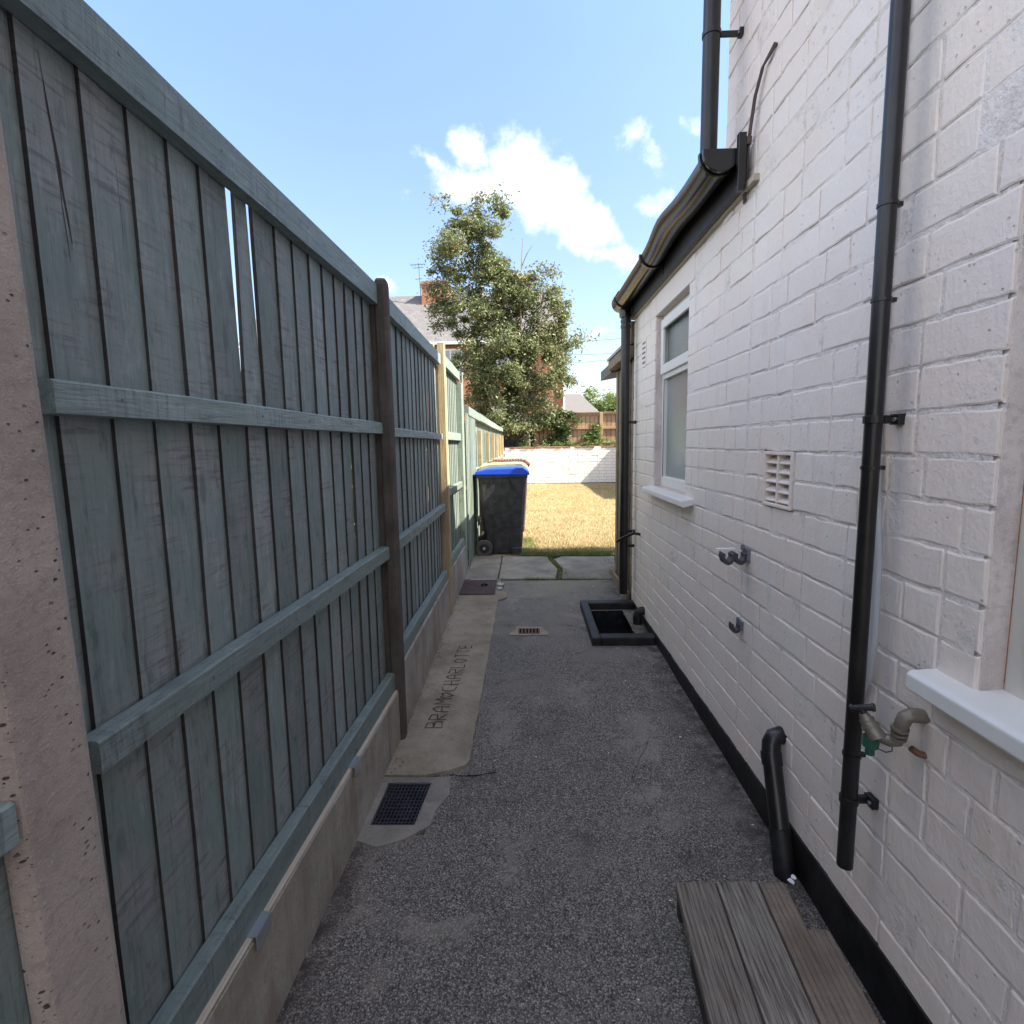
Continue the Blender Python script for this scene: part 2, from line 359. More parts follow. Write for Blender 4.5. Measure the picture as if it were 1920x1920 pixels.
def f_roof(t, b):
    P = pos(t); sp = t.n('ShaderNodeSeparateXYZ'); t.l(P, sp.inputs[0]); cb = t.n('ShaderNodeCombineXYZ')
    t.l(sp.outputs[0], cb.inputs[0]); t.l(t.math('MULTIPLY', sp.outputs[2], 1.4), cb.inputs[1])
    br = t.n('ShaderNodeTexBrick'); t.l(cb.outputs[0], br.inputs['Vector']); br.inputs['Scale'].default_value = 1
    br.inputs['Brick Width'].default_value = .3; br.inputs['Row Height'].default_value = .2; br.inputs['Mortar Size'].default_value = .012
    br.inputs['Color1'].default_value = (.105, .105, .11, 1); br.inputs['Color2'].default_value = (.135, .135, .14, 1); br.inputs['Mortar'].default_value = (.09, .085, .085, 1)
    t.l(br.outputs[0], b.inputs['Base Color'])
M['slates'] = mat('slate_roofing', f_roof, .7, .3)
def f_rw(t, b):
    P = pos(t); n = t.noise(P, 25, 5, .65); n1 = t.noise(P, 3, 4, .6)
    c = t.mix(t.rng(n, .55, .75), (.80, .79, .76), (.6, .56, .5)); c = t.mix(t.math('MULTIPLY', t.rng(n1, .58, .75), .35), c, (.62, .5, .42))
    t.l(c, b.inputs['Base Color']); bump(t, b, n, .012, .9)
M['rwpaint'] = mat('flaking_white_paint', f_rw, .8, .2)
named('rwjoint', flat((.44, .43, .43), .9, .1, .5, .6))

# ------------------------------------------------------------------ mesh helpers
class MB:
    def __init__(s): s.v = []; s.f = []; s.m = []
    def add(s, vs, fs, mi=0):
        o = len(s.v); s.v += [tuple(x) for x in vs]; s.f += [tuple(i + o for i in f) for f in fs]; s.m += [mi] * len(fs); return s
    def hexa(s, p, mi=0):    # p: 4 bottom (ccw from above) + 4 top
        return s.add(p, [(3, 2, 1, 0), (4, 5, 6, 7), (0, 1, 5, 4), (1, 2, 6, 5), (2, 3, 7, 6), (3, 0, 4, 7)], mi)
    def box(s, x0, x1, y0, y1, z0, z1, mi=0, sl=0.):
        return s.hexa([(x0, y0, z0 + sl * y0), (x1, y0, z0 + sl * y0), (x1, y1, z0 + sl * y1), (x0, y1, z0 + sl * y1),
                       (x0, y0, z1 + sl * y0), (x1, y0, z1 + sl * y0), (x1, y1, z1 + sl * y1), (x0, y1, z1 + sl * y1)], mi)
    def prism(s, poly, a, b, fn, mi=0):   # poly of 2d points, fn(u,v,w)->xyz ; w from a to b
        n = len(poly)
        vs = [fn(u, v, a) for u, v in poly] + [fn(u, v, b) for u, v in poly]
        fs = [tuple(range(n))[::-1], tuple(range(n, 2 * n))] + [(i, (i + 1) % n, n + (i + 1) % n, n + i) for i in range(n)]
        return s.add(vs, fs, mi)
    def tube(s, pts, r, n=12, caps=True, mi=0):
        pts = [Vector(p) for p in pts]; rs = r if isinstance(r, (list, tuple)) else [r] * len(pts)
        o = len(s.v); prev = None
        for i, p in enumerate(pts):
            d = (pts[min(i + 1, len(pts) - 1)] - pts[max(i - 1, 0)]).normalized()
            if prev is None:
                a = d.orthogonal().normalized()
            else:
                a = (prev - d * prev.dot(d)).normalized()
            prev = a; b_ = d.cross(a)
            for k in range(n):
                an = 2 * PI * k / n; q = p + (a * math.cos(an) + b_ * math.sin(an)) * rs[i]; s.v.append(tuple(q))
        for i in range(len(pts) - 1):
            for k in range(n):
                s.f.append((o + i * n + k, o + i * n + (k + 1) % n, o + (i + 1) * n + (k + 1) % n, o + (i + 1) * n + k)); s.m.append(mi)
        if caps:
            s.f.append(tuple(o + k for k in range(n))[::-1]); s.f.append(tuple(o + (len(pts) - 1) * n + k for k in range(n))); s.m += [mi, mi]
        return s
    def build(s, name, mats, parent=None, smooth=False, bevel=0.):
        me = bpy.data.meshes.new(name); me.from_pydata(s.v, [], s.f)
        mats = mats if isinstance(mats, (list, tuple)) else [mats]
        for x in mats: me.materials.append(M[x] if isinstance(x, str) else x)
        if any(s.m): me.polygons.foreach_set('material_index', s.m)
        if smooth: me.polygons.foreach_set('use_smooth', [True] * len(s.f))
        me.update()
        o = bpy.data.objects.new(name, me); COL.objects.link(o)
        if parent is not None: o.parent = parent; o.matrix_parent_inverse = INV.get(parent.name, Matrix())
        if bevel:
            bv = o.modifiers.new('bevel', 'BEVEL'); bv.width = bevel; bv.segments = 2; bv.limit_method = 'ANGLE'
            if not smooth: bv.harden_normals = False
        if smooth:
            try: me.set_sharp_from_angle(angle=math.radians(40))
            except Exception: pass
        return o
INV = {}
def tag(o, label=None, cat=None, group=None, kind=None):
    if label: o['label'] = label
    if cat: o['category'] = cat
    if group: o['group'] = group
    if kind: o['kind'] = kind
    return o
def thing(name, loc, label, cat, group=None):
    e = bpy.data.objects.new(name, None); COL.objects.link(e); e.location = loc
    e.empty_display_size = .1
    INV[e.name] = Matrix.Translation(loc).inverted()
    return tag(e, label, cat, group)
def sub_tris(o):  # sub part parenting: parent mesh sits at world origin inside thing; child inverse = identity
    INV[o.name] = Matrix(); return o
def g(y): return .033 * y
R_ = rnd.uniform

# ------------------------------------------------------------------ ground
def grid(name, x0, x1, y0, y1, st, zf, m_, skip=None, edge=None, thick=.12):
    nx = max(1, round((x1 - x0) / st)); ny = max(1, round((y1 - y0) / st)); b = MB()
    vs = []
    for j in range(ny + 1):
        for i in range(nx + 1):
            y = y0 + (y1 - y0) * j / ny; xa, xb = (edge(y) if edge else (x0, x1))
            x = xa + (xb - xa) * i / nx; vs.append((x, y, zf(x, y)))
    fs = []
    for j in range(ny):
        for i in range(nx):
            a = j * (nx + 1) + i; c = [vs[a], vs[a + 1], vs[a + nx + 2], vs[a + nx + 1]]
            cx = sum(p[0] for p in c) / 4; cy = sum(p[1] for p in c) / 4
            if skip and skip(cx, cy): continue
            fs.append((a, a + 1, a + nx + 2, a + nx + 1))
    b.add(vs, fs)
    # skirts
    per = [(i, 0) for i in range(nx + 1)] + [(nx, j) for j in range(1, ny + 1)] + [(i, ny) for i in range(nx - 1, -1, -1)] + [(0, j) for j in range(ny - 1, 0, -1)]
    for k in range(len(per)):
        (i1, j1), (i2, j2) = per[k], per[(k + 1) % len(per)]
        p, q = vs[j1 * (nx + 1) + i1], vs[j2 * (nx + 1) + i2]
        b.add([q, p, (p[0], p[1], p[2] - thick), (q[0], q[1], q[2] - thick)], [(0, 1, 2, 3)])
    return b.build(name, m_, smooth=False)
def N(x, y, s=1., z=0.): return noise.noise(Vector((x * s, y * s, z)))

gb = MB()
S = 600
gb.add([(-S, -S, -.25), (S, -S, -.25), (S, 17.85, -.25), (-S, 17.85, -.25)], [(0, 1, 2, 3)])
tag(gb.build('ground', 'soil'), kind='structure')
tg = MB(); tg.add([(-S, 18.05, 1.38), (S, 18.05, 1.38), (S, S, 1.38), (-S, S, 1.38), (-S, 18.05, -.3), (S, 18.05, -.3)], [(0, 1, 2, 3), (4, 5, 1, 0)])
tag(tg.build('raised_ground', 'soil'), kind='structure')
ng = grid('next_garden_ground', -12, -.72, -3, 17.8, .6, lambda x, y: g(min(y, 6.5)) - .03 + .02 * N(x, y), 'soil'); tag(ng, kind='structure')

def tz(x, y): return g(y) + .004 * N(x, y, 2.5) + .0015 * N(x, y, 11)
def tskip(x, y):
    if .50 < x < .80 and 3.68 < y < 4.32: return True
    if x < -.40 and 1.87 < y < 2.20: return True
    if y > 2.2 and x < -.40: return True
    return False
def tedge(y):
    if y < 1.80: return (-.66, .91)
    if y < 2.2: return (-.66, .91)
    return (-.66, .91)
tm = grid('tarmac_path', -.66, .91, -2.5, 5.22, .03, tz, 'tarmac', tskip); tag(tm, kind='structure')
# concrete strip beside fence (carved names)
def strip_edge(y):
    e = -.262 + .012 * (y - 2.2) + .006 * N(0, y, 9) + .003 * N(3, y, 40)
    if y < 2.29: e -= .15 * ((2.29 - y) / .09) ** 2
    return (-.655, e)
st = grid('concrete_strip', -.655, -.25, 2.19, 4.70, .035, lambda x, y: g(y) + .014 + .003 * N(x, y, 6), 'strip', edge=strip_edge, thick=.1); tag(st, kind='structure')
# patch round the manhole
st2 = grid('concrete_patch', -.655, -.262, 4.71, 5.21, .07, lambda x, y: g(y) + .006 + .003 * N(x, y, 6), 'slab', edge=lambda y: (-.655, -.235 + .015 * N(1, y, 8))); tag(st2, kind='structure')
# surround of the drain grate
ds = MB()
def dz(x, y): return g(y) + .006 + .003 * N(x, y, 14)
ring_o = [(-.66, 1.835), (-.55, 1.79), (-.455, 1.83), (-.372, 1.90), (-.365, 1.985), (-.322, 2.08), (-.335, 2.185), (-.66, 2.185)]
ring_i = [(-.605, 1.90), (-.56, 1.90), (-.47, 1.90), (-.432, 1.90), (-.424, 1.99), (-.416, 2.07), (-.408, 2.15), (-.592, 2.15)]
n = 8
ds.add([(x, y, dz(x, y)) for x, y in ring_o] + [(x, y, dz(x, y)) for x, y in ring_i] + [(x, y, dz(x, y) - .14) for x, y in ring_o] + [(x, y, dz(x, y) - .14) for x, y in ring_i],
       [(i, (i + 1) % n, n + (i + 1) % n, n + i) for i in range(n)] + [(i, 2 * n + i, 2 * n + (i + 1) % n, (i + 1) % n) for i in range(n)] + [(n + i, n + (i + 1) % n, 3 * n + (i + 1) % n, 3 * n + i) for i in range(n)])
ds.add([(x, y, g(y) - .13) for x, y in ((-.66, 1.78), (-.33, 1.78), (-.33, 2.2), (-.66, 2.2))], [(0, 1, 2, 3)], 1)
tag(ds.build('drain_surround', ['slab', 'void'], bevel=.004), kind='structure')

# carved names
GL = {
 'B': [[(0, 0), (0, 1), (.55, .95), (.6, .6), (0, .52)], [(.0, .52), (.7, .45), (.72, .05), (0, 0)]],
 'R': [[(0, 0), (0, 1), (.6, .92), (.6, .55), (0, .48), (.65, 0)]],
 'A': [[(0, 0), (.05, .75), (.35, 1), (.62, .75), (.65, 0)], [(.02, .42), (.65, .42)]],
 'M': [[(0, 0), (.05, 1), (.4, .45), (.75, 1), (.8, 0)]],
 '<': [[(.35, 0), (0, .55), (.1, .85), (.35, .65), (.6, .85), (.72, .55), (.35, 0)]],
 'C': [[(.6, .95), (.15, .9), (0, .5), (.12, .08), (.6, .0)]],
 'H': [[(0, 0), (0, 1)], [(.6, 0), (.6, 1)], [(0, .5), (.6, .5)]],
 'L': [[(0, 1), (0, 0), (.55, 0)]],
 'O': [[(.3, 0), (0, .3), (0, .75), (.3, 1), (.6, .75), (.6, .3), (.3, 0)]],
 'T': [[(0, 1), (.65, 1)], [(.33, 1), (.33, 0)]],
 'E': [[(.55, 1), (0, 1), (0, 0), (.6, 0)], [(0, .5), (.45, .5)]]}
txt = MB(); word = 'BRAM<CHARLOTTE'; ya = 2.56; pitch = (3.62 - 2.56) / len(word)
for i, ch in enumerate(word):
    y0 = ya + i * pitch; xb = -.425 + .055 * (i / 13.) + R_(-.003, .003); hgt = .085
    for stl in GL[ch]:
        for (a, b_), (c, d) in zip(stl[:-1], stl[1:]):
            p = Vector((xb - b_ * hgt, y0 + a * pitch * 1.05, 0)); q = Vector((xb - d * hgt, y0 + c * pitch * 1.05, 0))
            dd = (q - p); L_ = dd.length
            if L_ < 1e-5: continue
            nu = Vector((-dd.y, dd.x, 0)).normalized(); kk_ = max(2, int(L_ / .012)); w0 = R_(.0026, .0040)
            zf = lambda v: g(v.y) + .0155 + .003 * N(v.x, v.y, 6)
            off0 = R_(-.0012, .0012)
            for q_ in range(kk_):
                if rnd.random() < .015: off0 = R_(-.0015, .0015); continue
                w1 = min(.0048, max(.0020, w0 + R_(-.0008, .0008))); off1 = max(-.002, min(.002, off0 + R_(-.001, .001)))
                a_ = p + dd * (q_ / kk_ - .04) + nu * off0; b2 = p + dd * ((q_ + 1) / kk_ + .04) + nu * off1
                txt.add([(v.x, v.y, zf(v) + .0012) for v in (a_ - nu * w0, b2 - nu * w1, b2 + nu * w1, a_ + nu * w0)], [(0, 1, 2, 3)]); w0 = w1; off0 = off1
o = txt.build('carved_lettering', 'carved', st); o['label'] = 'the names BRAM and CHARLOTTE with a heart between, scratched in concrete'

# paving slabs
def slab(poly, name, parent, m_='slab'):
    b = MB(); k = len(poly)
    b.add([(x, y, g(y) + .012) for x, y in poly] + [(x, y, g(y) - .05) for x, y in poly], [tuple(range(k))] + [(i, k + i, k + (i + 1) % k, (i + 1) % k) for i in range(k)])
    return b.build(name, m_, parent, bevel=.006)
pv = thing('slab_pavement', (0, 5.7, g(5.7)), 'row of grey concrete slabs between tarmac path and lawn', 'paving')
pv['kind'] = 'structure'; del pv['category']
bs = MB(); bs.add([(-.66, 5.2, g(5.2) - .03), (1.04, 5.2, g(5.2) - .03), (1.04, 6.45, g(6.45) - .03), (-.66, 6.45, g(6.45) - .03)], [(0, 1, 2, 3)]); bs.build('bedding', 'soil', pv)
slab([(-.62, 5.24), (-.275, 5.245), (-.265, 5.8), (-.27, 6.38), (-.60, 6.38)], 'slab', pv)
slab([(-.26, 5.255), (.30, 5.235), (.345, 5.6), (.27, 6.0), (.262, 6.16), (-.255, 6.20)], 'slab', pv)
slab([(.36, 5.24), (.90, 5.20), (1.02, 6.13), (.42, 6.15), (.33, 6.02), (.40, 5.62)], 'slab', pv)

# lawn
lw = grid('lawn', -.60, 7.0, 6.22, 17.85, .25, lambda x, y: .21 + .02 * N(x, y, .9), 'lawn'); tag(lw, kind='structure')
def blades(name, n_, fn, m_, h0, h1, wd):
    b = MB()
    for _ in range(n_):
        x, y, z = fn(); a = R_(0, 2 * PI); h = R_(h0, h1); lean = R_(.2, 1.) * h; la = R_(0, 2 * PI); w_ = R_(.6, 1.2) * wd
        dx, dy = math.cos(a) * w_, math.sin(a) * w_
        b.add([(x - dx, y - dy, z - .005), (x + dx, y + dy, z - .005), (x + math.cos(la) * lean, y + math.sin(la) * lean, z + h)], [(0, 1, 2)])
    return tag(b.build(name, m_), kind='stuff')
def fl():
    y = 6.35 + (11.4) * rnd.random() ** 1.5; x = R_(-.5, min(6.9, 1.2 + y * .2)); return x, y, .21 + .02 * N(x, y, .9)
tag(blades('dry_grass', 105000, fl, 'dryblade', .012, .045, .0045), 'short straw-coloured grass of the parched lawn', 'grass')
def fe():
    k = rnd.random()
    if k < .55: x = R_(-.05, 1.0); y = 6.16 + abs(rnd.gauss(0, .13))
    elif k < .8: x = -.02 + abs(rnd.gauss(0, .08)); y = R_(6.2, 7.4)
    else: x = R_(-.2, 1.1); y = R_(6.2, 6.75)
    return x, y, .205
tag(blades('green_grass', 8000, fe, 'greenblade', .015, .055, .0035), 'longer green grass along the edge of the slabs', 'grass')
def fw():
    k = rnd.random()
    if k < .45: x = .0 + R_(0, .95) * (1 if rnd.random() < .8 else .2); y = 5.225 + rnd.gauss(0, .014)
    elif k < .85: y = R_(5.25, 6.2); x = (.35 + .05 * math.sin((y - 5.2) * 5.5) * 1) - .03 * (y - 5.6) + rnd.gauss(0, .022 + .05 * max(0, y - 5.75))
    else: x = .93 + rnd.gauss(0, .04); y = R_(5.2, 6.3)
    return x, y, g(y)
tag(blades('joint_weeds', 1700, fw, 'greenblade', .01, .035, .0035), 'small weeds growing in the joints between slabs', 'weeds')

# ------------------------------------------------------------------ white house
M['reveal'] = mat('pinkish_reveal_paint', f_concrete((.66, .56, .52), (.74, .66, .62)), .7, .3)
HX = .90; CO = .0985
house = thing('white_house', (3, 1, 0), 'white-painted brick house and its low rear extension with black plinth', 'house')
def rects_free(z0, z1, y0, y1, opens):
    iv = [(y0, y1)]
    for (a, b_, c, d) in opens:
        if z1 > c + .02 and z0 < d - .02:
            nv = []
            for (p, q) in iv:
                if b_ <= p or a >= q: nv.append((p, q)); continue
                if a > p: nv.append((p, a))
                if b_ < q: nv.append((b_, q))
            iv = nv
    return iv
W1 = (3.06, 3.80, 1.20, 2.335); W2 = (.05, 1.055, .97, 2.75); AB = (1.835, 2.05, 1.263, 1.460); VT = (4.07, 4.19, 2.05, 2.25)
OP = [W1, W2, AB, VT]
# backing wall with openings (cells)
wb = MB(); XB = HX + .0075
ys = sorted({-6, 4.52, 2.575, W1[0], W1[1], W2[0], W2[1], AB[0], AB[1]}); zs = sorted({-.2, W1[2], W1[3], W2[2], W2[3], AB[2], AB[3], 2.5, 5.6})
for y0, y1 in zip(ys[:-1], ys[1:]):
    for z0, z1 in zip(zs[:-1], zs[1:]):
        cy, cz = (y0 + y1) / 2, (z0 + z1) / 2
        if any(a < cy < b_ and c < cz < d for a, b_, c, d in (W1, W2, AB)): continue
        if cz > 2.5 and cy > 2.575: continue
        wb.add([(XB, y0, z0), (XB, y1, z0), (XB, y1, z1), (XB, y0, z1)], [(3, 2, 1, 0)])
wb.build('wall', 'joint', house)
wb = MB()
# reveals
for (a, b_, c, d), dp in ((W1, .09), (W2, .052), (AB, .05)):
    X1 = HX + dp
    wb.add([(XB, a, c), (X1, a, c), (X1, a, d), (XB, a, d)], [(0, 1, 2, 3)]); wb.add([(XB, b_, c), (X1, b_, c), (X1, b_, d), (XB, b_, d)], [(3, 2, 1, 0)])
    wb.add([(XB, a, c), (X1, a, c), (X1, b_, c), (XB, b_, c)], [(3, 2, 1, 0)]); wb.add([(XB, a, d), (X1, a, d), (X1, b_, d), (XB, b_, d)], [(0, 1, 2, 3)])
    wb.build('window_reveal' if dp > .06 else 'vent_reveal', 'reveal', house); wb = MB()
# rear walls
wb.add([(XB, 2.572, 2.4), (9, 2.572, 2.4), (9, 2.572, 5.6), (XB, 2.572, 5.6)], [(3, 2, 1, 0)])
wb.add([(XB, 4.515, -.2), (3.2, 4.515, -.2), (3.2, 4.515, 2.9), (XB, 4.515, 2.5)], [(3, 2, 1, 0)])
wb.add([(XB, -6, -.2), (9, -6, -.2), (9, -6, 5.6), (XB, -6, 5.6)], [(0, 1, 2, 3)])
wb.build('wall', 'joint', house)
# mortar sheet: joints run from almost flush to deep
def mortar(y0, y1, z0, z1):
    st_ = .018; ny = int((y1 - y0) / st_); nz = int((z1 - z0) / st_); b = MB(); vs = []; ok = []
    for j in range(nz + 1):
        for i in range(ny + 1):
            y = y0 + (y1 - y0) * i / ny; z = z0 + (z1 - z0) * j / nz
            dpt = .0026 + .0034 * N(y, z, 7.) + .0016 * N(y, z, 33., 5.)
            vs.append((HX + max(.0004, min(.0068, dpt)), y, z))
    for j in range(nz):
        for i in range(ny):
            cy = y0 + (y1 - y0) * (i + .5) / ny; cz = z0 + (z1 - z0) * (j + .5) / nz
            if any(a - .012 < cy < b_ + .012 and c - .012 < cz < d + .012 for a, b_, c, d in (W1, W2, AB)): continue
            a = j * (ny + 1) + i; ok.append((a, a + ny + 1, a + ny + 2, a + 1))
    b.add(vs, ok); return b.build('mortar', 'joint', house, smooth=True)
mortar(-.5, 4.513, .1, 2.48); mortar(-.5, 2.57, 2.48, 4.5)
# bricks
def brick_mesh(L_, H_, seed, d=.05, name='brick', pil=.0018, wav=.0024):
    """one laid brick: rounded arrises and wandering, hand-made edges; x = 0 is the face"""
    r = random.Random(seed); nx = 7 if L_ > .15 else 4; nz = 3
    us = [0, .02] + [k / (nx - 2) for k in range(1, nx - 2)] + [.98, 1] if nx > 4 else [0, .04, .5, .96, 1]
    b = MB(); vs = []; top = [r.uniform(-wav, wav) for _ in us]; bot = [r.uniform(-wav, wav) for _ in us]
    sl_ = r.uniform(-.0012, .0012); sr_ = r.uniform(-.0012, .0012)
    for j in range(nz + 1):
        for i, u in enumerate(us):
            e = (i in (0, nx)) + (j in (0, nz)); yy = L_ * u; zz = H_ * (0, .05, .95, 1)[j]
            if i in (0, 1): yy += sl_ * (1 if j < 2 else -1) + r.uniform(-.0010, .0010) * (i == 0)
            if i in (nx - 1, nx): yy += sr_ * (1 if j < 2 else -1) + r.uniform(-.0010, .0010) * (i == nx)
            zz += bot[i] if j < 2 else top[i]
            x = (pil if e == 1 else pil * 2.2 if e == 2 else 0) * r.uniform(.6, 1.4) + r.uniform(-.0005, .0005)
            vs.append((x, yy, zz))
    b.add(vs, [(j * (nx + 1) + i, (j + 1) * (nx + 1) + i, (j + 1) * (nx + 1) + i + 1, j * (nx + 1) + i + 1) for j in range(nz) for i in range(nx)])
    per = [(i, 0) for i in range(nx + 1)] + [(nx, j) for j in range(1, nz + 1)] + [(i, nz) for i in range(nx - 1, -1, -1)] + [(0, j) for j in range(nz - 1, 0, -1)]
    for k in range(len(per)):
        (i1, j1), (i2, j2) = per[k], per[(k + 1) % len(per)]
        p, q = vs[j1 * (nx + 1) + i1], vs[j2 * (nx + 1) + i2]
        b.add([p, q, (d, q[1], q[2]), (d, p[1], p[2])], [(0, 1, 2, 3)])
    return b
J = .0085
BM = {}
def bmesh_for(L_, sd_):
    key = (round(L_, 2), sd_)
    if key not in BM: BM[key] = brick_mesh(key[0], CO - J, int(key[0] * 100) * 31 + key[1])
    return BM[key]
ST, HD = .236, .118
rows = []; z = .18 - CO; k = 0
bl = []
while z < 4.6:
    ytop = 4.515 if z < 2.42 else 2.57
    segs = []
    for (p, q) in rects_free(z, z + CO, 2.235, ytop, OP): segs.append((p, q))
    for (p, q) in rects_free(z, z + CO, -1.2, 2.225, OP): segs.append((p, q))
    if z + CO > 2.47 and z < 2.42: pass
    for (p, q) in segs:
        y = q; cnt = rnd.randrange(4); first = True
        while y > p + .01:
            L_ = ST if rnd.random() < .66 else HD
            if first and k % 2: L_ = HD if rnd.random() < .7 else .17
            first = False; cnt += 1
            if y - L_ < p + .05: L_ = y - p
            if L_ > .30: L_ = L_ / 2
            bl.append((y - L_, y, z + .0035 * N(k * 3.7, y, 1.3))); y -= L_
    z += CO; k += 1
zc = 2.42
def bdist(b_): return (Vector((HX, (b_[0] + b_[1]) / 2, b_[2])) - Vector((0, .0, 1.5))).length + (6 if (b_[1] < .72 or b_[2] < .16 or b_[2] > 3.7) else 0)
bl.sort(key=bdist)
meshes = {}
stuff = MB()
for i, (y0, y1, z0) in enumerate(bl):
    L_ = y1 - y0 - J; sd_ = rnd.randrange(7)
    q = bmesh_for(max(.03, L_), sd_)
    sc_y = L_ / round(max(.03, L_), 2); dx = rnd.gauss(0, .0009); rz = R_(-.004, .004)
    if i < 300:
        key = (round(max(.03, L_), 2), sd_)
        if key not in meshes:
            o = q.build('brick', 'wall', house); meshes[key] = o.data
        else:
            o = bpy.data.objects.new('brick', meshes[key]); COL.objects.link(o); o.parent = house; o.matrix_parent_inverse = INV[house.name]
        o.location = (HX + dx, y0 + J / 2, z0 + J / 2); o.scale = (1, sc_y, 1); o.rotation_euler = (R_(-.004, .004), 0, rz)
    else:
        stuff.add([(v[0] + HX + dx, v[1] * sc_y + y0 + J / 2, v[2] + z0 + J / 2) for v in q.v], q.f)
tag(stuff.build('brickwork', 'wall', house), kind='stuff')
# lintel over window 1, plinth
lt = MB(); lt.box(HX - .003, HX + .02, W1[0] - .10, W1[1] + .1, W1[3] + .001, 2.468); lt.build('lintel', 'wall', house, bevel=.003)
pl = MB(); yy = -2.; prev = None
while yy <= 4.51:
    cur = (yy, .183 + .018 * max(0., min(1., (2.3 - yy) / 1.1)) + .006 * N(0, yy, 6) + .004 * N(5, yy, 30))
    if prev: pl.hexa([(HX - .007 + .002 * N(1, prev[0], 5), prev[0], -.1), (HX + .03, prev[0], -.1), (HX + .03, cur[0], -.1), (HX - .007 + .002 * N(1, cur[0], 5), cur[0], -.1),
                      (HX - .007 + .002 * N(1, prev[0], 5), prev[0], prev[1]), (HX + .03, prev[0], prev[1]), (HX + .03, cur[0], cur[1]), (HX - .007 + .002 * N(1, cur[0], 5), cur[0], cur[1])])
    prev = cur; yy += .04
pl.build('plinth', 'bitumen', house)
# window 1
def window1():
    X = HX + .085; y0, y1, z0, z1 = W1; fr = MB(); fw = .06
    xa, xb = X - .035, X + .03
    fr.box(xa, xb, y0, y0 + fw, z0, z1); fr.box(xa, xb, y1 - fw, y1, z0, z1)
    fr.box(xa, xb, y0 + fw, y1 - fw, z0, z0 + .07); fr.box(xa, xb, y0 + fw, y1 - fw, z1 - .06, z1)
    zt = 1.945; fr.box(xa - .004, xb, y0 + fw, y1 - fw, zt - .03, zt + .03)
    f = fr.build('window', 'upvc', house, bevel=.006); sub_tris(f)
    s = MB()   # opening fanlight sash, proud
    s.box(xa - .022, xa - .003, y0 + .035, y1 - .035, zt + .002, zt + .062); s.box(xa - .022, xa - .003, y0 + .035, y1 - .035, z1 - .095, z1 - .035)
    s.box(xa - .022, xa - .003, y0 + .035, y0 + .09, zt + .062, z1 - .095); s.box(xa - .022, xa - .003, y1 - .09, y1 - .035, zt + .062, z1 - .095)
    s.build('sash', 'upvc', f, bevel=.005)
    p = MB(); p.box(X - .015, X - .005, y0 + .05, y1 - .05, zt + .04, z1 - .05); p.build('pane', 'obscured', f)
    p = MB(); p.box(X - .012, X - .002, y0 + .05, y1 - .05, z0 + .06, zt - .02); p.build('pane', 'obscured', f)
    gs = MB()
    for (a, b_, c, d) in ((y0 + .058, y1 - .058, z0 + .066, zt - .028),):
        gs.box(xa - .002, X - .012, b_, b_ + .005, c, d)
    gs.build('gasket', 'blackplastic', f)
    sl = MB()
    prof = [(HX - .065, 1.185), (HX - .065, 1.155), (HX - .055, 1.150), (HX + .01, 1.165), (HX + .05, 1.17), (HX + .05, 1.2), (HX - .055, 1.192)]
    sl.prism(prof, y0 - .17, y1 + .06, lambda u, v, w_: (u, w_, v)); sl.build('window_sill', 'upvc', house, bevel=.004)
window1()
# window 2 (right edge)
X = HX + .081; y0, y1, z0, z1 = W2
fr = MB(); fr.box(X - .03, X + .03, y1 - .07, y1, z0, z1); fr.box(X - .03, X + .03, y0, y0 + .07, z0, z1); fr.box(X - .03, X + .03, y0 + .07, y1 - .07, z0, z0 + .075); fr.box(X - .03, X + .03, y0 + .07, y1 - .07, z1 - .07, z1)
f2 = fr.build('window', 'upvcdirty', house, bevel=.006); sub_tris(f2)
s = MB(); s.box(X - .040, X - .031, y0 + .05, y1 - .05, z0 + .05, z0 + .12); s.box(X - .045, X - .031, y1 - .115, y1 - .05, z0 + .12, z1 - .1); s.box(X - .045, X - .031, y0 + .05, y0 + .115, z0 + .12, z1 - .1); s.build('sash', 'upvcdirty', f2, bevel=.005)
p = MB(); p.box(X - .012, X - .002, y0 + .06, y1 - .06, z0 + .06, z1 - .06); p.build('pane', 'obscured', f2)
sl = MB(); sl.prism([(HX - .06, .985), (HX - .06, .950), (HX - .05, .945), (HX + .08, .955), (HX + .08, 1.0), (HX - .05, .992)], -.1, 1.17, lambda u, v, w_: (u, w_, v)); sl.build('window_sill', 'upvc', house, bevel=.004)
# air vent louvre
a, b_, c, d = AB
av = MB(); av.box(HX - .008, HX + .03, a, a + .012, c, d); av.box(HX - .008, HX + .03, b_ - .012, b_, c, d); av.box(HX - .008, HX + .03, a + .012, b_ - .012, c, c + .012); av.box(HX - .008, HX + .03, a + .012, b_ - .012, d - .012, d)
av.box(HX - .006, HX + .03, (a + b_) / 2 - .004, (a + b_) / 2 + .004, c + .012, d - .012)
avo = av.build('air_vent', 'wall', house, bevel=.002); sub_tris(avo)
for i in range(5):
    zz = c + .018 + i * .034
    lv = MB(); lv.hexa([(HX - .002, a + .012, zz), (HX - .002, b_ - .012, zz), (HX + .028, b_ - .012, zz + .02), (HX + .028, a + .012, zz + .02), (HX - .002, a + .012, zz + .004), (HX - .002, b_ - .012, zz + .004), (HX + .028, b_ - .012, zz + .024), (HX + .028, a + .012, zz + .024)])
    lv.build('louvre', 'wall', avo)
vb = MB(); vb.add([(HX + .03, a, c), (HX + .03, b_, c), (HX + .03, b_, d), (HX + .03, a, d)], [(3, 2, 1, 0)]); vb.build('vent_back', 'joint', avo)
a, b_, c, d = VT
av = MB(); av.box(HX - .004, HX + .03, a, b_, c, d); avo = av.build('air_vent', 'wall', house, bevel=.002); sub_tris(avo)
hl = MB()
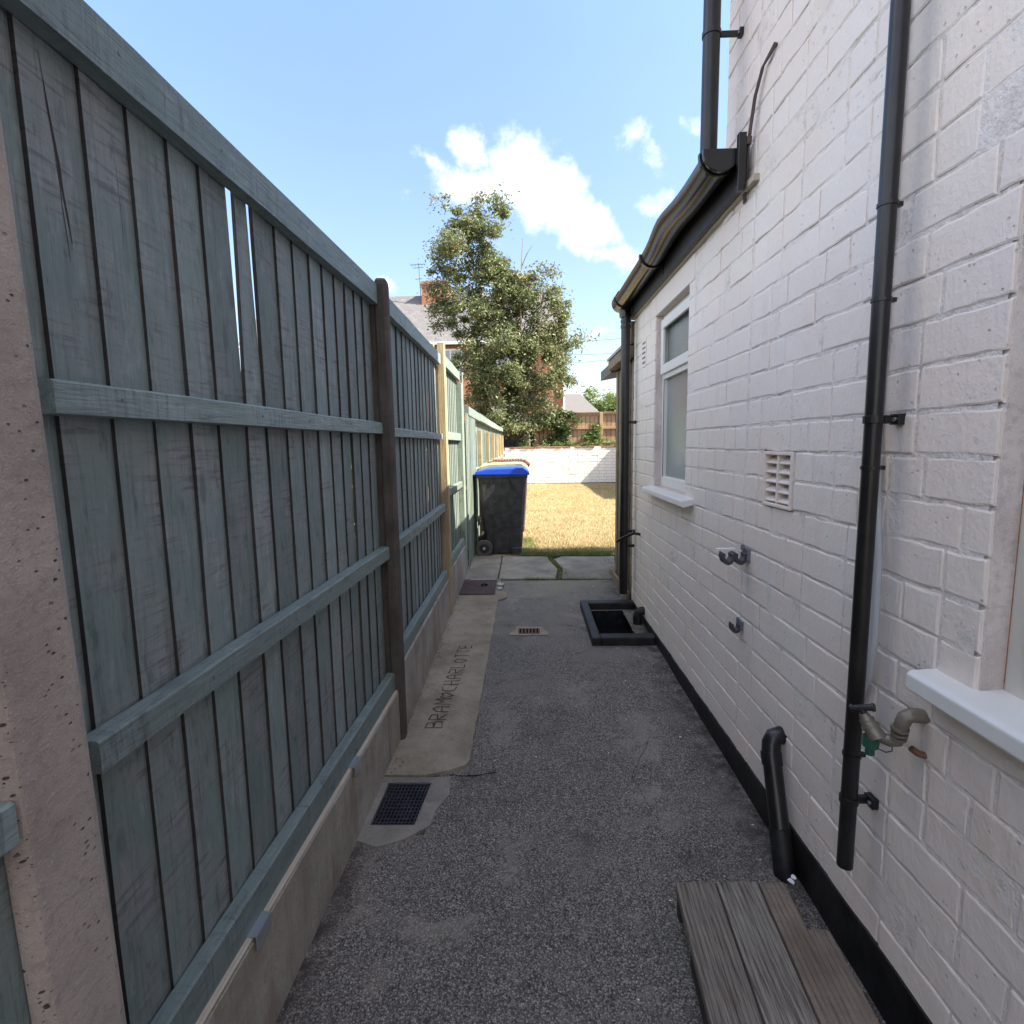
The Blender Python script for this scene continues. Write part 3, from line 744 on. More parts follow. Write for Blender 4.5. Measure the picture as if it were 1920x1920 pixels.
for i in range(3):
    for j in range(5): hl.box(HX - .0062, HX - .0042, a + .018 + i * .034, a + .034 + i * .034, c + .025 + j * .035, c + .037 + j * .035)
hl.build('vent_hole', 'void', avo)
# soffit strip, fascia, extension roof
t_ = MB(); t_.box(HX - .022, HX + .05, 2.20, 4.53, 2.47, 2.497); t_.build('soffit_strip', 'cream', house, bevel=.003)
t_ = MB(); t_.box(HX - .045, HX - .022, 2.28, 4.56, 2.475, 2.64); t_.build('fascia', 'fasciablack', house, bevel=.003)
t_ = MB(); t_.box(HX - .06, HX - .03, 2.255, 2.279, 2.46, 2.67); t_.build('fascia_end', 'blackgloss', house, bevel=.002)
t_ = MB(); t_.hexa([(HX - .075, 2.58, 2.655), (2.9, 2.58, 3.25), (2.9, 4.6, 3.25), (HX - .075, 4.6, 2.655), (HX - .075, 2.58, 2.69), (2.9, 2.58, 3.29), (2.9, 4.6, 3.29), (HX - .075, 4.6, 2.69)]); t_.build('extension_roof', 'slates', house)
t_ = MB(); t_.hexa([(HX - .25, -6.2, 5.55), (5, -6.2, 8.4), (5, 2.8, 8.4), (HX - .25, 2.8, 5.55), (HX - .25, -6.2, 5.65), (5, -6.2, 8.5), (5, 2.8, 8.5), (HX - .25, 2.8, 5.65)])
t_.hexa([(5, -6.2, 8.4), (9, -6.2, 5.55), (9, 2.8, 5.55), (5, 2.8, 8.4), (5, -6.2, 8.5), (9, -6.2, 5.65), (9, 2.8, 5.65), (5, 2.8, 8.5)]); t_.build('roof', 'slates', house)
t_ = MB(); t_.add([(XB, 2.5715, 5.6), (9, 2.5715, 5.6), (5, 2.5715, 8.4)], [(2, 1, 0)]); t_.build('gable', 'joint', house)

# gutter
gt = thing('roof_gutter', (.77, 3.4, 2.6), 'black half-round gutter sagging along the extension eaves', 'gutter')
gm = MB(); NS = 26; prev = None
for i in range(NS + 1):
    y = 2.31 + (4.44 - 2.31) * i / NS; zc_ = 2.612 - .012 * (i / NS) - .022 * math.exp(-((y - 3.0) / .28) ** 2) * (-1)
    bulge = .018 * math.exp(-((y - 2.95) / .22) ** 2)
    ring = []
    for k in range(13):
        a = PI + PI * k / 12; rr = .069
        ring.append((.787 + math.cos(a) * (rr + bulge * (k < 7)), y, zc_ + math.sin(a) * rr * 1.0))
    for k in range(12, -1, -1):
        a = PI + PI * k / 12; ring.append((.787 + math.cos(a) * .065, y, zc_ + .002 + math.sin(a) * .065))
    o0 = len(gm.v); gm.v += ring
    if prev is not None:
        nn = len(ring)
        for k in range(nn): gm.f.append((prev + k, prev + (k + 1) % nn, o0 + (k + 1) % nn, o0 + k)); gm.m.append(0)
    prev = o0
gm.build('gutter_trough', 'blackgloss', gt, smooth=True)
def halfdisc(y0, y1, r, name, zc_=2.616, xc=.787):
    b = MB(); poly = [(xc + r * math.cos(PI + PI * k / 14), zc_ + r * math.sin(PI + PI * k / 14)) for k in range(15)]
    poly += [(xc + r, zc_ + .012), (xc - r, zc_ + .012)]
    b.prism(poly, y0, y1, lambda u, v, w_: (u, w_, v)); return b.build(name, 'blackgloss', gt, bevel=.003)
halfdisc(2.285, 2.303, .073, 'stop_end'); halfdisc(2.315, 2.335, .079, 'stop_end')
for yb in (3.42,):
    b = MB(); poly = [(.787 + .080 * math.cos(PI + PI * k / 14), 2.612 + .081 * math.sin(PI + PI * k / 14)) for k in range(15)] + [(.787 + .0700 * math.cos(2 * PI - PI * k / 14), 2.612 + .0705 * math.sin(2 * PI - PI * k / 14)) for k in range(15)]
    b.prism(poly, yb, yb + .03, lambda u, v, w_: (u, w_, v)); b.box(.853, .857, yb, yb + .03, 2.50, 2.61); b.build('gutter_bracket', 'blackgloss', gt)
halfdisc(4.36, 4.375, .077, 'union_ring', 2.60); 
b = MB(); b.tube([(.787, 4.34, 2.592), (.787, 4.50, 2.592)], .072, 16); b.tube([(.80, 4.42, 2.59), (.81, 4.42, 2.47)], .045, 16); b.build('outlet', 'blackgloss', gt, smooth=True)

# downpipes
def downpipe(name, pts, r, label, clips, square=False, m_='blackpipe'):
    e = thing(name, pts[-1], label, 'downpipe', 'black downpipes on the white house'); b = MB(); b.tube(pts, r, 20); b.build('pipe', m_, e, smooth=True)
    for (x, y, z_, wy) in clips:
        c_ = MB(); c_.tube([(x, y, z_ - .009), (x, y, z_ + .009)], r + .0035, 20)
        c_.box(x + r - .004, HX + .004, y - .006 - .0, y + .006, z_ - .010, z_ + .010)
        c_.box(HX - .016, HX + .001, y - wy, y + .010, z_ - .013, z_ + .013); c_.build('pipe_clip', m_, e, bevel=.001)
        s_ = MB(); s_.tube([(HX - .020, y - wy + .012, z_), (HX - .0155, y - wy + .012, z_)], .005, 8); s_.build('screw', 'clipmetal', e)
    return e
PX, PY = .84, 1.338
dp = downpipe('downpipe', [(PX, PY, 5.5), (PX, PY, .375)], .0195, 'long thin black downpipe nearest the camera, beside the outdoor tap', [(PX, PY, 1.545, .022), (PX, PY, .565, .026), (PX, PY, 2.9, .022)])
for z_ in (2.03, 1.82, 1.43, .69): 
    c_ = MB(); c_.tube([(PX, PY, z_ - .004), (PX, PY, z_ + .004)], .022, 20); c_.box(PX + .015, PX + .032, PY - .006, PY + .006, z_ - .005, z_ + .005); c_.build('joint_collar', 'blackpipe', dp)
dp2 = downpipe('downpipe', [(.778, 2.42, 5.5), (.778, 2.42, 2.60)], .034, 'thick black downpipe running from high up into the end of the gutter', [(.778, 2.42, 3.12, .02)])
dp3 = downpipe('downpipe', [(.815, 4.42, 2.52), (.815, 4.42, .26)], .036, 'black downpipe dropping from the far end of the gutter', [(.815, 4.42, 1.66, .03), (.815, 4.42, .78, .03)])
for z_ in (2.44, 2.40):
    c_ = MB(); c_.tube([(.815, 4.42, z_ - .012), (.815, 4.42, z_ + .012)], .041, 20); c_.build('joint_collar', 'blackpipe', dp3)
# waste pipe
wp = thing('waste_pipe', (.82, 1.62, .06), 'short black waste pipe leaning out of the wall behind the wooden step', 'pipe')
b = MB(); b.tube([(.93, 1.83, .462), (.895, 1.83, .465), (.872, 1.83, .458), (.862, 1.825, .44), (.858, 1.815, .41), (.855, 1.64, -.02)], .031, 16); b.build('pipe', 'blackpipe', wp, smooth=True)
b = MB(); b.tube([(.8582, 1.817, .412), (.8575, 1.800, .372)], .0345, 16); b.build('pipe_collar', 'blackpipe', wp, smooth=True)
b = MB(); b.tube([(.8555, 1.725, .19), (.855, 1.67, .055)], .035, 12); b.build('pipe_socket', 'bitumen', wp, smooth=True)
# grey cable conduit behind the near downpipe
cd = MB(); cd.tube([(.886, 1.40, 2.5), (.886, 1.40, 1.6), (.886, 1.378, 1.36), (.886, 1.357, 1.20), (.886, 1.352, 1.0), (.886, 1.362, .90), (.893, 1.40, .81)], .0095, 10)
o = cd.build('cable_conduit', 'greyplastic', smooth=True); tag(o, 'thin grey plastic conduit on the wall behind the near downpipe', 'conduit')
# dark cables high on wall
cb = MB()
for off in (0, .016):
    cb.tube([(HX - .004, 2.085 + off, 2.862 + off * .8), (HX - .016, 2.16 + off, 2.84), (HX - .02, 2.21 + off, 2.77), (HX - .018, 2.25 + off, 2.68), (HX - .016, 2.275 + off, 2.60), (HX - .014, 2.285 + off, 2.53), (HX - .012, 2.30 + off, 2.47), (HX - .004, 2.315 + off, 2.44)], .0042, 8)
cb.tube([(HX - .02, 2.268, 2.63), (HX - .02, 2.262, 2.655)], .012, 8)
o = cb.build('wall_cable', 'cable', smooth=True); tag(o, 'pair of dark cables looping down the upper wall to the gutter end', 'cable')
# hose bracket pieces on the wall
def clipbr(name, y, z, s, label, tagw):
    e = thing(name, (HX, y, z), label, 'pipe clip', 'metal pipe clips on the white wall')
    b = MB(); b.box(HX - .012, HX + .002, y - .03 * s, y + .03 * s, z - .02 * s, z + .028 * s); b.build('back_plate', 'pewter', e, bevel=.002)
    for k in range(2 if s > .9 else 1):
        b = MB(); cx = HX - .032 * s - k * .05 * s; cz = z
        n_ = 12; poly = []
        for i in range(n_ + 1): a = PI * .85 + (PI * 1.3) * i / n_; poly.append((cx + .026 * s * math.cos(a), cz + .036 * s * math.sin(a)))
        for i in range(n_, -1, -1): a = PI * .85 + (PI * 1.3) * i / n_; poly.append((cx + .013 * s * math.cos(a), cz + .020 * s * math.sin(a)))
        b.prism(poly, y - .022 * s, y + .022 * s, lambda u, v, w_: (u, w_, v)); b.build('cradle', 'darkmetal', e, bevel=.0015)
    b = MB(); b.tube([(HX - .02 * s, y - .0, z + .024 * s), (HX - .02 * s, y, z + .044 * s)], .008 * s, 8); b.build('bolt', 'pewter', e, smooth=True)
    if tagw:
        b = MB(); b.box(HX - .125, HX - .05, y - .004, y + .012, z + .024, z + .030); b.build('white_tag', 'white', e, bevel=.001)
    return e
clipbr('metal_pipe_clip', 2.18, 1.04, 1., 'double dark metal clip with white tag under the louvred air vent', True)
clipbr('metal_pipe_clip', 2.215, .735, .8, 'smaller dark metal clip low on the white wall below the other', False)
# hose guide near far downpipe
b = MB(); b.tube([(HX, 4.20, .79), (.85, 4.19, .80), (.79, 4.22, .77), (.74, 4.30, .72)], .011, 10); b.tube([(HX, 4.42, .66), (.83, 4.42, .66)], .012, 10)
o = b.build('overflow_pipe', 'blackpipe', smooth=True); tag(o, 'small black overflow pipe poking out of the wall near the far downpipe', 'pipe')
# tap
tp = thing('outdoor_tap', (.87, 1.2, .85), 'weathered outdoor brass tap with green hose connector beneath the right-hand window sill', 'tap')
b = MB(); b.tube([(HX + .01, 1.185, .872), (.872, 1.187, .876), (.862, 1.19, .868), (.858, 1.193, .853), (.857, 1.197, .835)], [.016, .0165, .0165, .0155, .014], 14)
b.tube([(.857, 1.197, .842), (.857, 1.198, .834)], .0185, 14); b.tube([(.857, 1.198, .829), (.857, 1.199, .823)], .0175, 14); b.tube([(.857, 1.199, .818), (.857, 1.2, .812)], .0165, 14)
b.build('elbow', 'brass', tp, smooth=True)
b = MB(); b.tube([(0.8579, 1.2000, 0.8187), (0.8561, 1.2039, 0.8051), (0.8477, 1.2138, 0.7990), (0.8340, 1.2275, 0.8000), (0.8238, 1.2341, 0.8051)], [.013, .015, .0145, .013, .014], 14)
b.tube([(0.8272, 1.2248, 0.8000), (0.8128, 1.2440, 0.8306), (0.8060, 1.2511, 0.8476)], [.0205, .0165, .010], 12); b.tube([(0.8188, 1.2385, 0.8187), (0.8162, 1.2407, 0.8238)], .020, 12); b.tube([(0.8128, 1.2440, 0.8323), (0.8111, 1.2456, 0.8366)], .0165, 12); b.build('tap_body', 'brass', tp, smooth=True)
b = MB(); b.tube([(0.8077, 1.2495, 0.8450), (0.8034, 1.2539, 0.8612)], .0075, 8); b.tube([(0.8188, 1.2412, 0.8671), (0.7890, 1.2649, 0.8544)], [.0085, .0065], 10); b.tube([(0.7890, 1.2649, 0.8544), (0.7848, 1.2682, 0.8527)], .009, 10); b.tube([(0.8230, 1.2374, 0.8689), (0.8188, 1.2412, 0.8671)], .010, 10); b.build('tap_handle', 'blackplastic', tp, smooth=True)
b = MB(); b.tube([(0.8188, 1.2352, 0.7970), (0.8179, 1.2363, 0.7720)], [.0185, .0175], 8); b.tube([(0.8179, 1.2363, 0.7720), (0.8179, 1.2363, 0.7520)], [.010, .0105], 12); b.build('hose_connector', 'hosegreen', tp)
b = MB(); b.tube([(.872, 1.178, .80), (.885, 1.175, .79), (.905, 1.172, .785)], .008, 8); b.build('copper_stub', 'copper', tp, smooth=True)
b = MB(); b.tube([(.85, 1.21, .80), (.852, 1.21, .775), (.848, 1.225, .763), (.84, 1.24, .763)], .0014, 6); b.build('wire_tie', 'darkmetal', tp)

# gully surround and pit
gy = thing('drain_tub', (.67, 3.98, .12), 'raised black square gully surround against the foot of the wall', 'gully')
zb = g(3.6)
b = MB(); x0, x1, y0, y1 = .455, .888, 3.60, 4.42; t0 = .062
def gz(y): return g(y) + .058
def bar(b, xa, xb, ya, yb): b.hexa([(xa, ya, g(ya) - .16), (xb, ya, g(ya) - .16), (xb, yb, g(yb) - .16), (xa, yb, g(yb) - .16), (xa, ya, gz(ya)), (xb, ya, gz(ya)), (xb, yb, gz(yb)), (xa, yb, gz(yb))])
bar(b, x0, x0 + t0, y0, y1); bar(b, x0 + t0, x1, y0, y0 + t0 * 1.4); bar(b, x0 + t0, x1, y1 - t0 * 1.3, y1)
b.build('surround', 'bitumen', gy, bevel=.008)
b = MB(); b.add([(x0, y0, g(3.6) - .15), (x1, y0, g(3.6) - .15), (x1, y1, g(4.4) - .15), (x0, y1, g(4.4) - .15)], [(0, 1, 2, 3)]); b.build('pit_floor', 'void', gy)
b = MB()
for i in range(7): b.tube([(.60 + i * .035, 3.78, .01), (.60 + i * .035, 4.0, .015)], .006, 6)
for j in range(4): b.tube([(.59, 3.80 + j * .06, .012), (.83, 3.80 + j * .06, .012)], .006, 6)
b.build('grid', 'darkmetal', gy)
b = MB(); b.tube([(.85, 4.02, .20), (.85, 4.02, .02)], .033, 14); b.tube([(.95, 4.02, .232), (.875, 4.02, .232), (.855, 4.02, .22), (.85, 4.02, .19)], .032, 14); b.build('gully_pipe', 'bitumen', gy, smooth=True)

# small covers
def cover(name, x0, x1, y0, y1, label, m_, holes, cat):
    e = thing(name, ((x0 + x1) / 2, (y0 + y1) / 2, g((y0 + y1) / 2)), label, cat)
    b = MB(); b.hexa([(x0, y0, g(y0) - .02), (x1, y0, g(y0) - .02), (x1, y1, g(y1) - .02), (x0, y1, g(y1) - .02), (x0, y0, g(y0) + .018), (x1, y0, g(y0) + .018), (x1, y1, g(y1) + .018), (x0, y1, g(y1) + .018)]); b.build('frame', m_, e, bevel=.003)
    return e
mc = cover('manhole_cover', -.605, -.275, 4.755, 5.195, 'rusty rectangular metal manhole cover beside the fence foot', 'rust', 0, 'manhole cover')
b = MB()
for i in range(13):
    for j in range(17):
        x = -.59 + i * .0245; y = 4.775 + j * .0245
        if (i + j) % 2 == 0 and not ((x + .40) ** 2 + (y - 5.02) ** 2 < .0022): b.box(x, x + .019, y, y + .019, .0165, .0215, sl=.033)
tag(b.build('raised_tread', 'rust', mc), kind='stuff')
b = MB(); poly = [(-.385 + .036 * math.cos(a * PI / 8), 5.01 + .05 * math.sin(a * PI / 8)) for a in range(16)]
b.prism(poly, .0185, .0205, lambda u, v, w_: (u, v, w_ + g(v))); b.build('lifting_recess', 'void', mc)
b = MB()
for (x0, x1, y0, y1) in ((-.57, -.24, 5.205, 5.235), (-.268, -.20, 5.0, 5.12), (-.262, -.21, 4.88, 4.97), (-.22, -.05, 5.245, 5.262)):
    k = 9; poly = [((x0 + x1) / 2 + (x1 - x0) / 2 * math.cos(2 * PI * i / k) * R_(.75, 1.), (y0 + y1) / 2 + (y1 - y0) / 2 * math.sin(2 * PI * i / k) * R_(.7, 1.)) for i in range(k)]
    b.prism(poly, .004, .0175, lambda u, v, w_: (u, v, w_ + g(v)))
o = b.build('mortar_crumbs', 'pale'); tag(o, 'pale broken mortar along the manhole edge', 'mortar', kind='stuff')
b = MB(); poly = [(-.262, 4.60), (-.20, 4.60), (-.165, 4.66), (-.165, 4.76), (-.20, 4.84), (-.262, 4.85)]
b.prism(poly, -.02, .014, lambda u, v, w_: (u, v, w_ + g(v))); o = b.build('broken_concrete', 'strip', bevel=.004); tag(o, 'small six-sided loose piece of concrete at manhole corner', 'concrete piece')
bv = thing('small_vent_grate', (.04, 3.87, .128), 'little rusty brick-sized grate set in the tarmac', 'grate')
b = MB(); b.box(-.055, .105, 3.82, 3.93, -.01, .006, sl=.033); b.build('grate_body', 'rustybrown', bv, bevel=.003)
b = MB()
for i in range(6): b.box(-.045 + i * .025, -.033 + i * .025, 3.835, 3.915, .0062, .0075, sl=.033)
b.build('grate_slot', 'void', bv)
b = MB(); ro = [(-.13, 3.805), (-.04, 3.79), (.06, 3.802), (.17, 3.798), (.155, 3.87), (.12, 3.93), (.15, 3.965), (.02, 3.955), (-.07, 3.985), (-.075, 3.9)]
b.add([(x, y, g(y) + .0045) for x, y in ro], [tuple(range(10))]); b.build('mortar_bed', 'strip', bv)
# drain grate
dg = thing('drain_grate', (-.5, 2.03, .06), 'black plastic square mesh drain grate by the foot of the fence', 'drain')
b = MB()
def dgp(u, v): return (-.603 + (.171 + .013 * v) * u + (.011 * v), 1.902 + .246 * v)
NXg, NYg = 12, 12
def strip3(b, p, q, wd, z0, z1):
    p = Vector((*p, 0)); q = Vector((*q, 0)); d_ = (q - p).normalized(); n_ = Vector((-d_.y, d_.x, 0)) * wd / 2
    a_ = [p - n_, q - n_, q + n_, p + n_]; b.hexa([(v.x, v.y, g(v.y) + z0) for v in a_] + [(v.x, v.y, g(v.y) + z1) for v in a_])
for i in range(1, NXg): strip3(b, dgp(i / NXg, 0), dgp(i / NXg, 1), .0028, -.02, -.002)
for j in range(1, NYg): strip3(b, dgp(0, j / NYg), dgp(1, j / NYg), .0028, -.02, -.0012)
b.build('mesh_bars', 'darkmetal', dg)
b = MB()
for p, q in ((dgp(0, 0), dgp(1, 0)), (dgp(1, 0), dgp(1, 1)), (dgp(1, 1), dgp(0, 1)), (dgp(0, 1), dgp(0, 0))): strip3(b, p, q, .010, -.022, .003)
b.build('grate_frame', 'darkmetal', dg)

# wooden step
sp = thing('deck_step', (.6, 1.0, .05), 'low wooden step of three grooved planks against the wall', 'step')
dirx = -.082   # planks drift in x per y (seen from above)
def dk(x, y): return (x + dirx * -1 * (y - 1.535) * -1 * -1, y)
def plank(xa, xb, tone, far, notch=False, m_='deck'):
    b = MB(); NG = 9
    def fx(x, y): return x + (y - 1.535) * .075
    zt = .152; yb = 1.535 + far
    # grooved cross-section
    w_ = xb - xa; prof = [(xa, zt - .028), (xa, zt - .002)]
    for i in range(NG):
        u0 = xa + w_ * (i + .08) / NG; u1 = xa + w_ * (i + .62) / NG; u2 = xa + w_ * (i + .72) / NG; u3 = xa + w_ * (i + .98) / NG
        prof += [(u0, zt), (u1, zt), (u2, zt - .0032), (u3, zt - .0032)]
    prof += [(xb, zt - .002), (xb, zt - .028)]
    if notch:
        cut = xa + w_ * .62; pa = [p for p in prof if p[0] <= cut] + [(cut, zt - .028)]
        b.prism(pa, 1.37, yb, lambda u, v, w2: (fx(u, w2), w2, v)); b.prism(prof, -.5, 1.37, lambda u, v, w2: (fx(u, w2), w2, v))
    else: b.prism(prof, -.5, yb, lambda u, v, w2: (fx(u, w2), w2, v))
    return b.build('plank', m_, sp)
plank(.452, .572, 0, 0); plank(.578, .70, 0, .002); plank(.706, .842, 0, .0, True, 'deckbrown')
b = MB()
def fx2(x, y): return x + (y - 1.535) * .075
for (xa, xb) in ((.46, .485), (.80, .83)):
    b.hexa([(fx2(xa, -.5), -.5, -.03), (fx2(xb, -.5), -.5, -.03), (fx2(xb, 1.36), 1.36, .03), (fx2(xa, 1.36), 1.36, .03), (fx2(xa, -.5), -.5, .123), (fx2(xb, -.5), -.5, .123), (fx2(xb, 1.36), 1.36, .123), (fx2(xa, 1.36), 1.36, .123)])
b.box(.455, .80, 1.495, 1.525, 0, .123); b.build('bearer', 'edge', sp)

b = MB()
def crack(pts, w_):
    for (p, q) in zip(pts[:-1], pts[1:]):
        p = Vector((*p, 0)); q = Vector((*q, 0)); k = max(2, int((q - p).length / .02)); d_ = (q - p) / k; nn = Vector((-d_.y, d_.x, 0)).normalized(); o0 = 0
        for i in range(k):
            o1 = R_(-.004, .004) if i < k - 1 else 0; ww = w_ * R_(.3, 1.1); a_ = p + d_ * i + nn * o0; c_ = p + d_ * (i + 1) + nn * o1; o0 = o1
            b.add([(v.x, v.y, tz(v.x, v.y) + .0022) for v in (a_ - nn * ww, c_ - nn * ww, c_ + nn * ww, a_ + nn * ww)], [(0, 1, 2, 3)])
crack([(-.165, 4.70), (-.08, 4.66), (.03, 4.63)], .0035); crack([(-.34, 2.205), (-.22, 2.20), (-.14, 2.225)], .004); crack([(.32, 4.0), (.42, 3.93), (.45, 3.86)], .003); crack([(-.26, 4.86), (-.2, 5.0), (-.23, 5.2)], .004)
crack([(.45, 3.55), (.30, 3.45), (.22, 3.2)], .0015); crack([(.6, 2.5), (.45, 2.2), (.5, 1.9)], .0012)
tag(b.build('ground_crack', 'void'), 'thin dark cracks in the tarmac near the manhole and gully', 'cracks', kind='stuff')
b = MB()
def chip(b, x, y, z, s_):
    p = [(x + s_ * R_(.5, 1) * math.cos(t * 1.2566 + R_(-.3, .3)), y + s_ * R_(.5, 1) * math.sin(t * 1.2566), z) for t in range(5)]
    b.add(p + [(x + R_(-.3, .3) * s_, y, z + s_ * R_(.4, .9))], [(i, (i + 1) % 5, 5) for i in range(5)])
for _ in range(420):
    k = rnd.random()
    if k < .5: x = -.605 + abs(rnd.gauss(0, .02)); y = R_(1.2, 5.2); z = g(y) + (.014 if y > 2.2 else .001)
    elif k < .65: x = R_(-.62, -.56); y = R_(2.12, 2.6); z = g(y) + .012
    else: x = .885 - abs(rnd.gauss(0, .03)); y = R_(1.6, 5.1); z = g(y)
    chip(b, x, y, z, R_(.002, .007))
tag(b.build('grit', 'soil'), 'small stones and dirt gathered along the foot of fence and wall', 'grit', kind='stuff')
# white flecks of paint
b = MB()
for _ in range(150):
    y = R_(1.0, 5.0); x = R_(-.2, .88) if rnd.random() < .6 else R_(.55, .88); s_ = R_(.001, .0035) * (2.2 if rnd.random() < .08 else 1); a = R_(0, PI)
    p = [(x + s_ * R_(.6, 1.6) * math.cos(a + t * PI / 3), y + s_ * math.sin(a + t * PI / 3), g(y) + .0065) for t in range(6)]; b.add(p, [tuple(range(6))])
tag(b.build('paint_flecks', 'white'), 'tiny white paint flecks scattered on the tarmac', 'paint flecks', kind='stuff')
b = MB()
for (x, y, s_) in ((.845, 1.60, .010), (.83, 1.585, .012)):
    k = 9; b.prism([(x + s_ * .8 * math.cos(2 * PI * i / k) * R_(.6, 1.2), y + s_ * 1.2 * math.sin(2 * PI * i / k) * R_(.6, 1.2)) for i in range(k)], .112, .115, lambda u, v, w_: (u, v, w_))
o = b.build('paint_drips', 'white'); tag(o, 'two white paint splashes at the foot of the waste pipe', 'paint splash', kind='stuff')

# ------------------------------------------------------------------ fence
fence = thing('garden_fence', (-.65, 2.5, .05), 'tall teal-painted close-board fence with concrete base panels and posts', 'fence')
def fboard(xf, y0, y1, z0, z1, over, near_top=0., far_top=0., wob=.0015, m_=('fence', 'edge'), th=.0095, parent=None, nseg=7, zt_cut=None, xo=0.):
    """feather-edge board: thick near edge stands proud, far edge tucks behind the next"""
    b = MB(); sA = rnd.random() * 50; sB = rnd.random() * 50; rings = []
    for k in range(nseg + 1):
        t = k / nseg; z = z0 + (z1 - z0) * t
        ya = y0 + wob * 3 * noise.noise(Vector((sA, t * 3, 0))) + near_top * max(0., (t - .6) / .4) ** .8
        yb = y1 + over + wob * 3 * noise.noise(Vector((sB, t * 3, 4))) + far_top * max(0., (t - .6) / .4) ** .8
        cup = wob * noise.noise(Vector((sA, sB, t * 2)))
        ym = (ya + yb) / 2
        rings.append([(xf(ya) + th * .9 + cup + xo, ya, z), (xf(ym) + th * .55 + xo, ym, z), (xf(yb) + .0005 + cup + xo, yb, z), (xf(yb) - .0035 + xo, yb, z), (xf(ya) + xo - .001, ya, z)])
    for k in range(nseg):
        o0 = len(b.v); b.v += rings[k] + rings[k + 1]
        for i in range(5):
            b.f.append((o0 + i, o0 + (i + 1) % 5, o0 + 5 + (i + 1) % 5, o0 + 5 + i)); b.m.append(1 if i == 4 else 0)
    o0 = len(b.v); b.v += rings[0] + rings[-1]; b.f += [(o0 + 4, o0 + 3, o0 + 2, o0 + 1, o0), (o0 + 5, o0 + 6, o0 + 7, o0 + 8, o0 + 9)]; b.m += [0, 0]
    return b.build('board', list(m_), parent)
def frail(xf, y0, y1, z0, z1, th, m_='rail', name='rail', parent=None, wob=.003, ns=14, prof=None):
    b = MB(); sA = rnd.random() * 99; prev = None
    for k in range(ns + 1):
        y = y0 + (y1 - y0) * k / ns; w1 = wob * noise.noise(Vector((sA, y * 2.5, 0))); w2 = wob * .8 * noise.noise(Vector((sA, y * 5, 9)))
        xa = xf(y)
        cur = [(xa, y, z0 + w2), (xa + th, y, z0 + w2 + .002), (xa + th + w1 * .5, y, z1 + w1 - .004), (xa + th - .004, y, z1 + w1), (xa, y, z1 + w1 + .002)]
        o0 = len(b.v); b.v += cur
        if prev is not None:
            for i in range(5): b.f.append((prev + i, prev + (i + 1) % 5, o0 + (i + 1) % 5, o0 + i)); b.m.append(0)
        else: b.f.append((o0 + 4, o0 + 3, o0 + 2, o0 + 1, o0)); b.m.append(0)
        prev = o0
    b.f.append(tuple(prev + i for i in range(5))); b.m.append(0)
    return b.build(name, m_, parent)
# flip helper not needed: normals are two sided
x1f = lambda y: -.668 + .035 * (y - 2.5)
JY = [.730, .839, .948, 1.052, 1.159, 1.262, 1.381, 1.482, 1.603, 1.711, 1.829, 1.935, 2.043, 2.146, 2.253, 2.355, 2.468]
for i in range(16):
    nt = ft = 0.
    if i == 6: nt, ft = .022, -.026
    if i == 5: ft = -.020
    if i == 12: nt = .0
    fboard(x1f, JY[i], JY[i + 1], .40, 2.19, .012 if i not in (12, 13) else -.002, nt, ft, .0016 if i < 11 else .003, parent=fence)
x1r = lambda y: x1f(y) + .0105
def R1(z0, z1, th, **k): return frail(x1r, .80, 2.456, z0, z1, th, parent=fence, **k)
R1(2.115, 2.205, .032, name='rail'); R1(1.555, 1.607, .030); R1(.985, 1.042, .036); R1(.345, .432, .034, name='rail')
frail(lambda y: x1f(y) - .028, .78, 2.43, 2.206, 2.228, .048, parent=fence, name='capping')
# gravel board
def gravel(xf, y0, y1, zt, zbot, th=.045):
    return frail(lambda y: xf(y), y0, y1, zbot, zt, th, 'gravelboard', 'gravel_board', fence, .002)
gravel(lambda y: x1f(y) - .004, .80, 2.46, .338, .0, .064)
frail(lambda y: x1f(y) + .0, .80, 2.456, .3385, .3475, .057, 'cream', 'timber_packer', fence, .003)
for (y, z) in ((1.86, .343), (1.178, .343)):
    b = MB(); xa = x1f(y) + .0605; b.box(xa - .03, xa + .008, y - .035, y + .035, z + .005, z + .009); b.box(xa + .004, xa + .008, y - .035, y + .035, z - .030, z + .005); b.build('metal_clip', 'clipmetal', fence)
for (y, z0, z1, wd, dy) in ((.905, 1.83, 2.10, .0055, .028), (.898, 1.80, 2.0, .0018, .012), (1.02, 1.86, 2.04, .0016, .003), (1.045, 1.87, 2.0, .001, .002), (1.33, .62, .72, .0016, 0), (.99, .74, .80, .0014, .001), (1.08, .73, .83, .0014, .002), (1.66, 1.80, 1.9, .0012, .004)):
    b = MB(); n_ = 7; L1 = []; L2 = []
    for k in range(n_ + 1):
        t = k / n_; z = z0 + (z1 - z0) * t; w_ = wd * (math.sin(PI * min(1, t * 1.0 + .08)) ** .7 if t < .99 else 0.1) * R_(.7, 1.2); yc = y - dy * t + R_(-.001, .001)
        i0 = max(i for i in range(16) if JY[i] <= yc); fr_ = (yc - JY[i0]) / (JY[i0 + 1] - JY[i0]); xx = x1f(yc) + .0125 * (1 - fr_) * .72 + .0014
        L1.append((xx, yc - w_ / 2, z)); L2.append((xx, yc + w_ / 2, z))
    b.add(L1 + L2, [(k, k + 1, n_ + 2 + k, n_ + 1 + k) for k in range(n_)]); b.build('split', 'edge', fence)
nm_ = None
